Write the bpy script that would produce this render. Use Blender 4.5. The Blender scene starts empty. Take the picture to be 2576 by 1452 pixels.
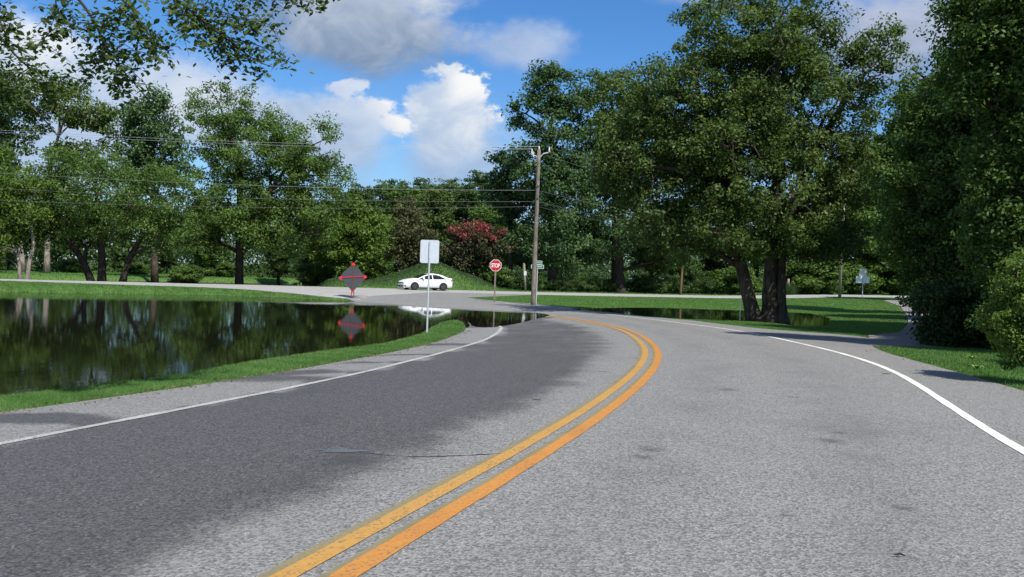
import bpy, bmesh, math, random
import numpy as np
from mathutils import Vector, Matrix
from mathutils.geometry import delaunay_2d_cdt

scene = bpy.context.scene
col = scene.collection
RNG = np.random.default_rng(7)
random.seed(7)

# ------------------------------------------------------------------ camera
FPX, CX, CY = 2231.0, 1288.0, 726.0          # focal length and centre in 2576 x 1452 picture units
CAM = np.array([0.0, 0.0, 1.5])
PITCH = -math.atan(34.0 / FPX)
ROLL = math.radians(2.0)
_F = np.array([0, math.cos(PITCH), math.sin(PITCH)])
_R0 = np.array([1.0, 0, 0]); _U0 = np.cross(_R0, _F)
_R = _R0 * math.cos(ROLL) + _U0 * math.sin(ROLL)
_U = _U0 * math.cos(ROLL) - _R0 * math.sin(ROLL)
cd = bpy.data.cameras.new('camera'); cam = bpy.data.objects.new('camera', cd); col.objects.link(cam)
cam.matrix_world = Matrix(((_R[0], _U[0], -_F[0], CAM[0]), (_R[1], _U[1], -_F[1], CAM[1]), (_R[2], _U[2], -_F[2], CAM[2]), (0, 0, 0, 1)))
cd.sensor_width = 36; cd.lens = 36 * FPX / 2576.0
cd.clip_start = 0.1; cd.clip_end = 8000
scene.camera = cam

def ray(px, py):
    return _F + (px - CX) / FPX * _R - (py - CY) / FPX * _U
def plane_pt(px, py, z):
    d = ray(px, py); return CAM + d * ((z - CAM[2]) / d[2])
def at(px, py, dist):
    d = ray(px, py); return CAM + d * (dist / d[1])

# ------------------------------------------------------------------ light, sky, exposure
SUN_EL, SUN_AZ = math.radians(54), math.radians(146)      # azimuth clockwise from +Y
sd = bpy.data.lights.new('sun', 'SUN'); sun = bpy.data.objects.new('sun', sd); col.objects.link(sun)
sd.energy = 4.8; sd.angle = math.radians(0.53); sd.color = (1.0, 0.95, 0.87)
_sv = Vector((math.cos(SUN_EL) * math.sin(SUN_AZ), math.cos(SUN_EL) * math.cos(SUN_AZ), math.sin(SUN_EL)))
sun.rotation_euler = _sv.to_track_quat('Z', 'Y').to_euler(); sun.location = (30, -20, 60)
vs = scene.view_settings
vs.view_transform = 'Standard'; vs.look = 'None'; vs.gamma = 1; vs.use_curve_mapping = False
vs.exposure = 0.35
scene.cycles.use_denoising = True
scene.cycles.max_bounces = 7; scene.cycles.transparent_max_bounces = 6
scene.cycles.diffuse_bounces = 3; scene.cycles.glossy_bounces = 3; scene.cycles.transmission_bounces = 3
scene.cycles.sample_clamp_indirect = 4

class NT:
    def __init__(s, tree): s.t = tree; s.n = tree.nodes; s.l = tree.links
    def new(s, typ, **kw):
        n = s.n.new(typ)
        for k, v in kw.items(): setattr(n, k, v)
        return n
    def put(s, sock, v):
        if isinstance(v, bpy.types.NodeSocket): s.l.new(v, sock)
        elif v is not None: sock.default_value = v
    def m(s, op, a, b=None, c=None, clamp=False):
        n = s.new('ShaderNodeMath', operation=op, use_clamp=clamp)
        for i, v in enumerate((a, b, c)):
            if v is not None: s.put(n.inputs[i], v)
        return n.outputs[0]
    def mix(s, f, a, b, blend='MIX'):
        n = s.new('ShaderNodeMix', data_type='RGBA', blend_type=blend)
        s.put(n.inputs[0], f); s.put(n.inputs[6], a); s.put(n.inputs[7], b)
        return n.outputs[2]
    def sstep(s, x, lo, hi):
        n = s.new('ShaderNodeMapRange', interpolation_type='SMOOTHSTEP')
        s.put(n.inputs[0], x); n.inputs[1].default_value = lo; n.inputs[2].default_value = hi
        n.inputs[3].default_value = 0; n.inputs[4].default_value = 1
        return n.outputs[0]
    def noise(s, vec, scale, detail=2, rough=.5, dist=0.0, col=False):
        n = s.new('ShaderNodeTexNoise'); s.put(n.inputs['Vector'], vec)
        n.inputs['Scale'].default_value = scale; n.inputs['Detail'].default_value = detail
        n.inputs['Roughness'].default_value = rough; n.inputs['Distortion'].default_value = dist
        return n.outputs['Color' if col else 'Fac']

def C(r, g, b): return (r, g, b, 1.0)

def build_world():
    w = bpy.data.worlds.new('World'); scene.world = w; w.use_nodes = True
    t = NT(w.node_tree); t.n.clear()
    out = t.new('ShaderNodeOutputWorld'); bg = t.new('ShaderNodeBackground'); bg.inputs[1].default_value = 0.1
    sky = t.new('ShaderNodeTexSky', sky_type='NISHITA', sun_disc=False, sun_elevation=SUN_EL, sun_rotation=SUN_AZ,
                altitude=0, air_density=1.0, dust_density=0.4, ozone_density=3.0)
    hsv = t.new('ShaderNodeHueSaturation'); hsv.inputs['Saturation'].default_value = 1.25; hsv.inputs['Value'].default_value = 0.98
    t.l.new(sky.outputs[0], hsv.inputs['Color'])
    skyc = t.mix(1.0, hsv.outputs[0], C(0.80, 0.98, 1.18), 'MULTIPLY')
    tc = t.new('ShaderNodeTexCoord'); sep = t.new('ShaderNodeSeparateXYZ'); t.l.new(tc.outputs['Generated'], sep.inputs[0])
    x, y, z = sep.outputs
    az = t.m('ARCTAN2', x, y); el = t.m('ARCSINE', z)
    cmb = t.new('ShaderNodeCombineXYZ'); t.put(cmb.inputs[0], az); t.put(cmb.inputs[1], t.m('MULTIPLY', el, 1.5))
    uv = cmb.outputs[0]
    n1 = t.noise(uv, 7.0, 6, .58); n2 = t.noise(uv, 26.0, 5, .6)
    n3 = t.noise(uv, 70.0, 5, .65)
    wob = t.m('ADD', t.m('ADD', t.m('MULTIPLY', t.m('SUBTRACT', n1, .5), 1.7), t.m('MULTIPLY', t.m('SUBTRACT', n2, .5), 1.1)), t.m('MULTIPLY', t.m('SUBTRACT', n3, .5), .38))
    wob2 = t.m('ADD', t.m('MULTIPLY', t.m('SUBTRACT', n2, .5), 2.3), t.m('MULTIPLY', t.m('SUBTRACT', n3, .5), .9))
    shade_n = t.noise(uv, 13.0, 6, .6, .6)
    colr = skyc
    # cloud cover over the whole dome
    dm = t.new('ShaderNodeVectorMath', operation='DIVIDE'); t.l.new(tc.outputs['Generated'], dm.inputs[0])
    zz = t.m('ADD', t.m('MAXIMUM', z, 0.0), 0.12)
    c2 = t.new('ShaderNodeCombineXYZ')
    for i in range(3): t.put(c2.inputs[i], zz)
    t.l.new(c2.outputs[0], dm.inputs[1])
    gen = t.noise(dm.outputs[0], 1.6, 7, .55, .2)
    gm = t.sstep(gen, .44, .62)
    gcol = t.mix(t.sstep(gen, .55, .8), C(4.2, 4.7, 5.5), C(6.6, 6.8, 7.0))
    hi = t.sstep(el, 0.30, 0.42)
    side = t.sstep(t.m('ABSOLUTE', az), .55, .75)
    colr = t.mix(t.m('MULTIPLY', gm, t.m('MULTIPLY', t.m('MAXIMUM', hi, side), .8)), colr, gcol)
    # low pale bank over the tree tops
    low = t.m('MULTIPLY', t.m('SUBTRACT', 1.0, t.sstep(el, .08, .24)), t.sstep(n1, .30, .62))
    colr = t.mix(t.m('MULTIPLY', low, .6), colr, C(2.7, 3.9, 5.9))
    # the clouds in view: centre, half size, softness, opacity, shadow colour, light colour, light towards (x, y)
    W_, B_ = C(7.2, 7.4, 7.6), C(3.5, 4.4, 5.9)
    clouds = [
        (2230, 90, 330, 170, 1.0, .85, C(2.6, 3.0, 3.9), C(4.6, 4.9, 5.7), 0, 1),
        (60, 150, 190, 130, .8, .95, B_, W_, .3, 1),
        (420, 270, 380, 150, .9, .9, B_, C(5.8, 6.2, 6.9), .2, 1),
        (150, 400, 320, 150, 1.0, .75, B_, C(4.6, 5.2, 6.4), 0, 1),
        (700, 330, 250, 115, .9, .8, C(3.1, 4.1, 5.7), C(4.8, 5.5, 6.5), .3, 1),
        (850, 340, 190, 125, .6, .95, C(2.9, 3.9, 5.5), C(5.0, 5.7, 6.7), .5, 1),
        (1150, 400, 190, 130, .9, .85, C(2.6, 3.6, 5.3), C(4.5, 5.3, 6.5), .2, 1),
        (1125, 300, 125, 135, .4, 1., C(3.3, 4.3, 5.9), C(6.2, 6.6, 7.1), .6, .9),
        (1150, 245, 95, 88, .45, 1., C(3.9, 4.8, 6.2), C(7.6, 7.6, 7.6), .9, .9),
        (945, 268, 62, 34, .7, .95, C(4.6, 5.3, 6.5), C(7.4, 7.4, 7.4), .7, .7),
        (1000, 315, 44, 44, .7, .95, C(4.8, 5.4, 6.5), C(7.5, 7.5, 7.5), .7, .7),
        (870, 225, 60, 32, .5, .85, C(4.6, 5.2, 6.5), C(6.4, 6.7, 7.2), .5, .7),
        (1310, 115, 170, 80, .9, .75, C(3.0, 3.8, 5.4), C(4.8, 5.5, 6.6), .4, .9),
        (890, 75, 350, 125, .75, .96, C(1.7, 2.4, 3.5), C(4.2, 4.7, 5.6), .35, 1.0),
        (1040, -60, 230, 110, .8, .95, C(3.7, 4.3, 5.3), W_, .3, 1),
        (1760, -60, 260, 75, .9, .6, C(3.5, 4.1, 5.3), C(4.8, 5.3, 6.2), 0, 1),
    ]
    def ang(px, py):
        d = ray(px, py); d = d / np.linalg.norm(d)
        return math.atan2(d[0], d[1]), math.asin(d[2])
    for (px, py, hw, hh, soft, opa, sc, lc, lx, ly) in clouds:
        u0, v0 = ang(px, py); a, b = hw / FPX, hh / FPX
        du = t.m('DIVIDE', t.m('SUBTRACT', az, u0), a); dv = t.m('DIVIDE', t.m('SUBTRACT', el, v0), b)
        r = t.m('SQRT', t.m('ADD', t.m('MULTIPLY', du, du), t.m('MULTIPLY', dv, dv)))
        val = t.m('ADD', t.m('SUBTRACT', 1.0, r), t.m('MULTIPLY', wob, .62) if hw > 120 else wob2)
        mask = t.m('MULTIPLY', t.sstep(val, 0.0, soft * .8), opa)
        lit = t.m('ADD', t.m('ADD', t.m('MULTIPLY', du, .42 * lx), t.m('MULTIPLY', dv, .5 * ly)), t.m('MULTIPLY', t.m('SUBTRACT', shade_n, .5), 2.2))
        colr = t.mix(mask, colr, t.mix(t.sstep(lit, -.55, .65), sc, lc))
    t.l.new(colr, bg.inputs[0]); t.l.new(bg.outputs[0], out.inputs[0])
build_world()

# ------------------------------------------------------------------ small helpers
def mesh_np(name, V, F, mat=None, smooth=False, fattr=None, vattr=None):
    V = np.asarray(V, dtype=np.float32); F = np.asarray(F, dtype=np.int32)
    me = bpy.data.meshes.new(name)
    me.vertices.add(len(V)); me.vertices.foreach_set('co', V.ravel())
    k = F.shape[1]
    me.loops.add(F.size); me.loops.foreach_set('vertex_index', F.ravel())
    me.polygons.add(len(F)); me.polygons.foreach_set('loop_start', np.arange(len(F), dtype=np.int32) * k)
    if smooth: me.polygons.foreach_set('use_smooth', np.ones(len(F), dtype=bool))
    for nm, a in (fattr or {}).items():
        at_ = me.attributes.new(nm, 'FLOAT', 'FACE'); at_.data.foreach_set('value', np.asarray(a, dtype=np.float32))
    for nm, a in (vattr or {}).items():
        at_ = me.attributes.new(nm, 'FLOAT', 'POINT'); at_.data.foreach_set('value', np.asarray(a, dtype=np.float32))
    me.update(calc_edges=True)
    if mat: me.materials.append(mat)
    return me

def link(name, me, parent=None, loc=None, rotz=0.0):
    o = bpy.data.objects.new(name, me); col.objects.link(o)
    if loc is not None: o.location = [float(c) for c in loc]
    if rotz: o.rotation_euler = (0, 0, rotz)
    if parent: o.parent = parent
    return o

def tag(o, label=None, cat=None, group=None, kind=None):
    if label: o['label'] = label
    if cat: o['category'] = cat
    if group: o['group'] = group
    if kind: o['kind'] = kind
    return o

def thing(name, label, cat, loc, rotz=0.0, group=None):
    return tag(link(name, None, None, loc, rotz), label, cat, group)

class MB:
    """collects polygons for one mesh"""
    def __init__(s): s.v = []; s.f = []
    def add(s, vs_, fs_):
        o = len(s.v); s.v += [tuple(float(c) for c in v) for v in vs_]; s.f += [tuple(i + o for i in f) for f in fs_]
        return s
    def box(s, c, sz, R=None):
        vs_ = [Vector((sx * sz[0] / 2, sy * sz[1] / 2, szz * sz[2] / 2)) for sx in (-1, 1) for sy in (-1, 1) for szz in (-1, 1)]
        if R is not None: vs_ = [R @ v for v in vs_]
        vs_ = [v + Vector(c) for v in vs_]
        return s.add(vs_, [(0, 1, 3, 2), (4, 6, 7, 5), (0, 4, 5, 1), (2, 3, 7, 6), (0, 2, 6, 4), (1, 5, 7, 3)])
    def prism(s, pts, axis_from, axis_to):
        """polygon pts (3D list at 'from') extruded by vector"""
        d = Vector(axis_to) - Vector(axis_from); n = len(pts)
        a = [Vector(p) for p in pts]; b = [p + d for p in a]
        fs_ = [tuple(range(n))[::-1], tuple(range(n, 2 * n))] + [(i, (i + 1) % n, n + (i + 1) % n, n + i) for i in range(n)]
        return s.add(a + b, fs_)
    def tube(s, pts, rad, seg=8, cap=True, wob=0.0):
        pts = [Vector(p) for p in pts]; n = len(pts); rings = []
        up = Vector((0.31, 0.94, 0.12)).normalized()
        for i, p in enumerate(pts):
            tdir = (pts[min(i + 1, n - 1)] - pts[max(i - 1, 0)])
            tdir = tdir.normalized() if tdir.length > 1e-9 else Vector((0, 0, 1))
            a = tdir.cross(up)
            if a.length < .05: a = tdir.cross(Vector((1, 0, 0)))
            a.normalize(); b = tdir.cross(a)
            r = rad[i] if hasattr(rad, '__len__') else rad
            rings.append([p + (a * math.cos(2 * math.pi * k / seg) + b * math.sin(2 * math.pi * k / seg)) * r * (1 + (random.uniform(-wob, wob) if wob else 0)) for k in range(seg)])
        vs_ = [v for r in rings for v in r]; fs_ = []
        for i in range(n - 1):
            for k in range(seg):
                k2 = (k + 1) % seg
                fs_.append((i * seg + k, i * seg + k2, (i + 1) * seg + k2, (i + 1) * seg + k))
        if cap: fs_ += [tuple(range(seg))[::-1], tuple(range((n - 1) * seg, n * seg))]
        return s.add(vs_, fs_)
    def mesh(s, name, mat=None, smooth=False):
        me = bpy.data.meshes.new(name); me.from_pydata(s.v, [], s.f); me.update()
        if smooth:
            for p in me.polygons: p.use_smooth = True
        if mat: me.materials.append(mat)
        return me
    def obj(s, name, mat=None, parent=None, loc=None, smooth=False, rotz=0.0):
        me = s.mesh(name, mat, smooth)
        bm = bmesh.new(); bm.from_mesh(me); bmesh.ops.recalc_face_normals(bm, faces=bm.faces); bm.to_mesh(me); bm.free()
        return link(name, me, parent, loc, rotz)

# ------------------------------------------------------------------ materials
def new_mat(name):
    m = bpy.data.materials.new(name); m.use_nodes = True
    t = NT(m.node_tree); t.n.clear()
    out = t.new('ShaderNodeOutputMaterial'); p = t.new('ShaderNodeBsdfPrincipled')
    t.l.new(p.outputs[0], out.inputs[0])
    return m, t, p, out

def simple(name, c, rough=.6, metal=0.0, spec=.5, var=.12, scale=6.0, bump=0.0, bscale=60):
    m, t, p, out = new_mat(name)
    tc = t.new('ShaderNodeTexCoord')
    n = t.noise(tc.outputs['Object'], scale, 4, .6)
    f = t.m('ADD', 1 - var, t.m('MULTIPLY', n, 2 * var))
    v = t.new('ShaderNodeVectorMath', operation='SCALE'); v.inputs[0].default_value = c; t.put(v.inputs['Scale'], f)
    t.l.new(v.outputs[0], p.inputs['Base Color'])
    p.inputs['Roughness'].default_value = rough; p.inputs['Metallic'].default_value = metal
    p.inputs['Specular IOR Level'].default_value = spec
    if bump:
        b = t.new('ShaderNodeBump'); b.inputs['Strength'].default_value = bump; b.inputs['Distance'].default_value = .02
        t.l.new(t.noise(tc.outputs['Object'], bscale, 5, .6), b.inputs['Height']); t.l.new(b.outputs[0], p.inputs['Normal'])
    return m

def leaf_mat(name, dark, mid, light, trans=.3, tcol=1.25):
    m, t, p, out = new_mat(name)
    a = t.new('ShaderNodeAttribute', attribute_name='tint')
    cr = t.new('ShaderNodeValToRGB'); e = cr.color_ramp.elements
    e[0].color = C(*dark); e[1].color = C(*light); e[1].position = 1.0
    k = e.new(.5); k.color = C(*mid)
    t.l.new(a.outputs['Fac'], cr.inputs[0])
    t.l.new(cr.outputs[0], p.inputs['Base Color'])
    p.inputs['Roughness'].default_value = .55; p.inputs['Specular IOR Level'].default_value = .22
    tr = t.new('ShaderNodeBsdfTranslucent')
    t.l.new(t.mix(1.0, cr.outputs[0], C(1.15 * tcol, 1.25 * tcol, .55 * tcol), 'MULTIPLY'), tr.inputs[0])
    mx = t.new('ShaderNodeMixShader'); mx.inputs[0].default_value = trans
    t.l.new(p.outputs[0], mx.inputs[1]); t.l.new(tr.outputs[0], mx.inputs[2]); t.l.new(mx.outputs[0], out.inputs[0])
    return m

def bark_mat(name, c1, c2):
    m, t, p, out = new_mat(name)
    tc = t.new('ShaderNodeTexCoord')
    mp = t.new('ShaderNodeMapping'); mp.inputs['Scale'].default_value = (1, 1, .22); t.l.new(tc.outputs['Object'], mp.inputs[0])
    n = t.noise(mp.outputs[0], 9, 6, .65, .4)
    big = t.noise(tc.outputs['Object'], 1.6, 3, .5)
    cc = t.mix(t.sstep(t.m('ADD', t.m('MULTIPLY', n, .7), t.m('MULTIPLY', big, .4)), .38, .72), C(*c1), C(*c2))
    t.l.new(cc, p.inputs['Base Color']); p.inputs['Roughness'].default_value = .9; p.inputs['Specular IOR Level'].default_value = .2
    b = t.new('ShaderNodeBump'); b.inputs['Strength'].default_value = .8; b.inputs['Distance'].default_value = .05
    t.l.new(n, b.inputs['Height']); t.l.new(b.outputs[0], p.inputs['Normal'])
    return m

def asphalt_mat(name, c_lo, c_hi, wet=True):
    m, t, p, out = new_mat(name)
    tc = t.new('ShaderNodeTexCoord'); o = tc.outputs['Object']
    fine = t.noise(o, 80, 2, .7); mid = t.noise(o, 22, 3, .6); big = t.noise(o, .55, 5, .6)
    vor = t.new('ShaderNodeTexVoronoi'); vor.inputs['Scale'].default_value = 62; t.l.new(o, vor.inputs['Vector'])
    sepc = t.new('ShaderNodeSeparateColor'); t.l.new(vor.outputs['Color'], sepc.inputs[0])
    f = t.m('ADD', t.m('MULTIPLY', fine, .5), t.m('ADD', t.m('MULTIPLY', sepc.outputs[0], .42), t.m('MULTIPLY', mid, .18)))
    base = t.mix(t.sstep(f, .22, .86), C(*c_lo), C(*c_hi))
    base = t.mix(t.sstep(t.m('ADD', t.m('MULTIPLY', sepc.outputs[1], .6), t.m('MULTIPLY', fine, .5)), .80, .92), base, C(.42, .42, .41))
    base = t.mix(t.m('MULTIPLY', t.sstep(big, .35, .7), .35), base, t.mix(.5, base, C(.22, .21, .195)))
    tr = t.new('ShaderNodeAttribute', attribute_name='track')
    trn = t.sstep(t.noise(o, .8, 5, .65), .3, .7)
    base = t.mix(t.m('MULTIPLY', t.m('MULTIPLY', tr.outputs['Fac'], trn), .34), base, C(.07, .07, .072))
    sm = t.noise(o, .33, 6, .7, .8)
    base = t.mix(t.m('MULTIPLY', t.sstep(sm, .52, .74), .32), base, C(.09, .09, .09))
    base = t.mix(t.m('MULTIPLY', t.sstep(t.noise(o, 3.1, 5, .7, 1.2), .66, .74), .55), base, C(.055, .055, .055))
    rough = t.m('ADD', .82, t.m('MULTIPLY', fine, .12))
    if wet:
        wa = t.new('ShaderNodeAttribute', attribute_name='wet')
        wn = t.noise(o, .9, 6, .62, .3)
        wv = t.m('ADD', wa.outputs['Fac'], t.m('MULTIPLY', t.m('SUBTRACT', wn, .5), .9))
        wv = t.m('ADD', wv, t.m('MULTIPLY', t.m('SUBTRACT', mid, .5), .6))
        wm = t.sstep(wv, .28, .76)
        dk = t.mix(1.0, base, C(.36, .36, .375), 'MULTIPLY')
        base = t.mix(wm, base, dk)
        base = t.mix(t.m('MULTIPLY', t.sstep(t.m('ADD', t.m('MULTIPLY', sepc.outputs[2], .6), t.m('MULTIPLY', fine, .5)), .70, .88), t.m('MULTIPLY', wm, .35)), base, C(.26, .25, .23))
        rough = t.m('SUBTRACT', rough, t.m('MULTIPLY', wm, .18))
        for (sx_, sy_, sr_) in ((1640, 1122, .16), (1618, 1142, .10), (2092, 1106, .15), (2275, 1276, .09), (2110, 1085, .08), (1980, 1292, .05), (1515, 925, .14), (1830, 975, .16), (1995, 995, .10), (890, 1140, .28)):
            q = plane_pt(sx_, sy_, 0.0); dv = t.new('ShaderNodeVectorMath', operation='DISTANCE'); t.l.new(o, dv.inputs[0]); dv.inputs[1].default_value = (q[0], q[1], .0)
            sp_ = t.m('SUBTRACT', 1.0, t.sstep(t.m('ADD', dv.outputs['Value'], t.m('MULTIPLY', t.m('SUBTRACT', mid, .5), sr_ * 1.8)), sr_ * .2, sr_ * 1.3))
            base = t.mix(t.m('MULTIPLY', sp_, .55), base, C(.04, .04, .038))
        st = t.noise(o, 2.3, 4, .6, 1.5)
        base = t.mix(t.m('MULTIPLY', t.sstep(st, .70, .76), .5), base, C(.05, .05, .05))
    t.l.new(base, p.inputs['Base Color']); t.put(p.inputs['Roughness'], rough); p.inputs['Specular IOR Level'].default_value = .3
    b = t.new('ShaderNodeBump'); b.inputs['Strength'].default_value = .55; b.inputs['Distance'].default_value = .012
    t.l.new(t.m('ADD', fine, t.m('MULTIPLY', vor.outputs['Distance'], .8)), b.inputs['Height']); t.l.new(b.outputs[0], p.inputs['Normal'])
    return m

def paint_mat(name, c, wear=.62, under=(.15, .15, .15), dirt=(.5, .5, .48)):
    m, t, p, out = new_mat(name)
    tc = t.new('ShaderNodeTexCoord'); o = tc.outputs['Object']
    n = t.noise(o, 13, 6, .72, .3); f = t.noise(o, 60, 3, .7); d = t.noise(o, 1.3, 4, .6)
    v = t.m('ADD', t.m('MULTIPLY', n, .72), t.m('MULTIPLY', f, .28))
    cc = t.mix(t.m('MULTIPLY', t.sstep(d, .4, .75), .45), C(*c), t.mix(1.0, C(*c), C(*dirt), 'MULTIPLY'))
    vo = t.new('ShaderNodeTexVoronoi'); vo.inputs['Scale'].default_value = 62; t.l.new(o, vo.inputs['Vector'])
    sc_ = t.new('ShaderNodeSeparateColor'); t.l.new(vo.outputs['Color'], sc_.inputs[0])
    cc = t.mix(t.m('MULTIPLY', t.sstep(sc_.outputs[0], .45, 1.0), .30), cc, t.mix(1.0, cc, C(.55, .55, .55), 'MULTIPLY'))
    thin = t.m('ADD', t.m('MULTIPLY', sc_.outputs[1], .6), t.m('MULTIPLY', t.noise(o, 2.2, 5, .65), .55))
    cc = t.mix(t.m('MULTIPLY', t.sstep(thin, .72, .90), .75), cc, C(*under))
    cc = t.mix(t.sstep(v, wear, wear + .05), cc, C(*under))
    t.l.new(cc, p.inputs['Base Color']); p.inputs['Roughness'].default_value = .65
    b = t.new('ShaderNodeBump'); b.inputs['Strength'].default_value = .3; b.inputs['Distance'].default_value = .01
    t.l.new(f, b.inputs['Height']); t.l.new(b.outputs[0], p.inputs['Normal'])
    return m

M = {}
M['leaf_mid'] = leaf_mat('leaf_mid', (0.045, 0.085, 0.018), (0.085, 0.15, 0.032), (0.15, 0.23, 0.055))
M['leaf_dark'] = leaf_mat('leaf_dark', (0.03, 0.058, 0.018), (0.052, 0.096, 0.028), (0.09, 0.15, 0.042))
M['leaf_light'] = leaf_mat('leaf_light', (0.06, 0.105, 0.018), (0.11, 0.18, 0.03), (0.18, 0.26, 0.055))
M['leaf_olive'] = leaf_mat('leaf_olive', (.048, .080, .022), (.088, .140, .036), (.155, .21, .062))
M['leaf_blue'] = leaf_mat('leaf_blue', (0.038, 0.075, 0.026), (0.068, 0.125, 0.045), (0.12, 0.19, 0.075))
M['leaf_tan'] = leaf_mat('leaf_tan', (.050, .055, .022), (.085, .088, .036), (.130, .135, .055), .2)
M['leaf_red'] = leaf_mat('leaf_red', (.07, .034, .022), (.180, .045, .042), (.320, .075, .080), .2, 1.0)
M['leaf_plum'] = leaf_mat('leaf_plum', (.032, .036, .018), (.056, .056, .027), (.085, .085, .040), .2)
M['leaf_hang'] = leaf_mat('leaf_hang', (.028, .050, .014), (.055, .092, .022), (.12, .17, .040), .4)
M['grass'] = leaf_mat('grass_blade', (.070, .150, .032), (.110, .222, .056), (.175, .29, .092), .3, 1.1)
M['kudzu'] = leaf_mat('vine_leaf', (.032, .066, .026), (.048, .092, .036), (.072, .122, .050), .25)
M['litter'] = leaf_mat('litter', (.085, .045, .020), (.150, .080, .040), (.240, .160, .090), .05)
M['bark'] = bark_mat('bark', (.030, .023, .017), (.125, .098, .074))
M['bark_pale'] = bark_mat('bark_pale', (.10, .085, .07), (.36, .32, .27))
M['bark_dark'] = bark_mat('bark_dark', (.018, .014, .011), (.060, .047, .036))
M['wood_pole'] = bark_mat('weathered_wood', (.12, .10, .08), (.30, .265, .215))
M['wood_brown'] = bark_mat('brown_wood', (.10, .06, .035), (.22, .14, .085))
M['asphalt'] = asphalt_mat('asphalt', (.086, .086, .083), (.300, .297, .280))
M['asphalt_far'] = asphalt_mat('asphalt_far', (.25, .245, .225), (.42, .41, .38), False)
M['drive'] = asphalt_mat('driveway_asphalt', (.15, .14, .13), (.27, .26, .24), False)
M['white'] = paint_mat('white_paint', (.82, .81, .73), .655)
M['white_worn'] = paint_mat('worn_white_paint', (.44, .435, .40), .56, (.13, .13, .13))
M['yellow'] = paint_mat('yellow_paint', (.50, .215, .035), .62, (.16, .12, .07), (.85, .72, .7))
M['yellow_pale'] = paint_mat('older_yellow_paint', (.47, .255, .055), .60, (.14, .11, .07), (.9, .85, .8))
M['ghost'] = paint_mat('old_yellow_ghost', (.24, .20, .095), .60, (.16, .155, .13))
M['galv'] = simple('galvanised_steel', (.62, .66, .70), .42, .35, .5, .12, 18)
M['alum'] = simple('sign_back_aluminium', (.66, .70, .74), .45, .25, .5, .10, 5)
M['red'] = simple('stop_red', (.50, .015, .028), .45, 0, .4, .08)
M['signwhite'] = simple('sign_white', (.85, .84, .82), .5, 0, .4, .05)
M['green'] = simple('sign_green', (.008, .16, .12), .5, 0, .4, .10)
M['mesh_grey'] = simple('grey_fabric', (.075, .080, .092), .8, 0, .3, .12, 3)
M['rollred'] = simple('orange_red_plastic', (.80, .035, .055), .5, 0, .4, .1)
M['porcelain'] = simple('porcelain', (.62, .62, .60), .3)
M['wire'] = simple('weathered_cable', (.10, .10, .10), .5, .2)
M['wire_light'] = simple('bare_cable', (.42, .43, .43), .4, .7)
M['steel_dark'] = simple('dark_steel', (.09, .09, .09), .5, .5)
M['car_white'] = simple('white_car_paint', (.83, .84, .84), .22, 0, .5, .02)
M['car_glass'] = simple('tinted_glass', (.012, .014, .016), .04, 0, .6, .05)
M['car_black'] = simple('black_trim', (.012, .012, .012), .55, 0, .4, .1)
M['tyre'] = simple('tyre_rubber', (.018, .018, .019), .85, 0, .3, .1)
M['rim'] = simple('dark_alloy', (.16, .16, .17), .35, .7, .5, .1)
M['lamp'] = simple('lamp_lens', (.55, .58, .60), .08, .2, .6, .1)
M['lamp_red'] = simple('red_lens', (.25, .01, .01), .15, 0, .6, .1)
M['plate'] = simple('number_plate', (.62, .66, .66), .4)
M['mud'] = simple('bare_earth', (.15, .12, .085), .95, 0, .2, .3, 3, .4, 40)
M['path'] = simple('pale_path', (.36, .34, .29), .95, 0, .2, .2, 2)

def ground_mat():
    m, t, p, out = new_mat('grass_ground')
    tc = t.new('ShaderNodeTexCoord'); o = tc.outputs['Object']
    n1 = t.noise(o, .35, 5, .6); n2 = t.noise(o, 4, 5, .65); n3 = t.noise(o, 30, 3, .7)
    g = t.mix(t.sstep(n2, .3, .7), C(.066, .138, .030), (.115, .215, .052, 1))
    g = t.mix(t.m('MULTIPLY', t.sstep(n1, .5, .75), .5), g, C(.14, .20, .05))
    g = t.mix(t.m('MULTIPLY', t.sstep(n3, .5, .75), .6), g, C(.040, .090, .014))
    a = t.new('ShaderNodeAttribute', attribute_name='shore')
    w = t.new('ShaderNodeAttribute', attribute_name='wood')
    mud = t.mix(n2, C(.030, .026, .016), C(.065, .055, .033))
    f = t.sstep(t.m('ADD', a.outputs['Fac'], t.m('MULTIPLY', t.m('SUBTRACT', n2, .5), .5)), -.25, .05)
    cc = t.mix(f, mud, g)
    ed = t.new('ShaderNodeAttribute', attribute_name='edge')
    ef = t.m('SUBTRACT', 1.0, t.sstep(t.m('ADD', ed.outputs['Fac'], t.m('MULTIPLY', t.m('SUBTRACT', n2, .5), .5)), .05, .30))
    cc = t.mix(t.m('MULTIPLY', ef, .8), cc, t.mix(n3, C(.10, .075, .045), C(.20, .165, .11)))
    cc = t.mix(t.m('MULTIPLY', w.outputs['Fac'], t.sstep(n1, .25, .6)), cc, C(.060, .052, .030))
    t.l.new(cc, p.inputs['Base Color']); p.inputs['Roughness'].default_value = .95; p.inputs['Specular IOR Level'].default_value = .15
    b = t.new('ShaderNodeBump'); b.inputs['Strength'].default_value = .8; b.inputs['Distance'].default_value = .06
    t.l.new(t.m('ADD', n3, n2), b.inputs['Height']); t.l.new(b.outputs[0], p.inputs['Normal'])
    return m

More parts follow.
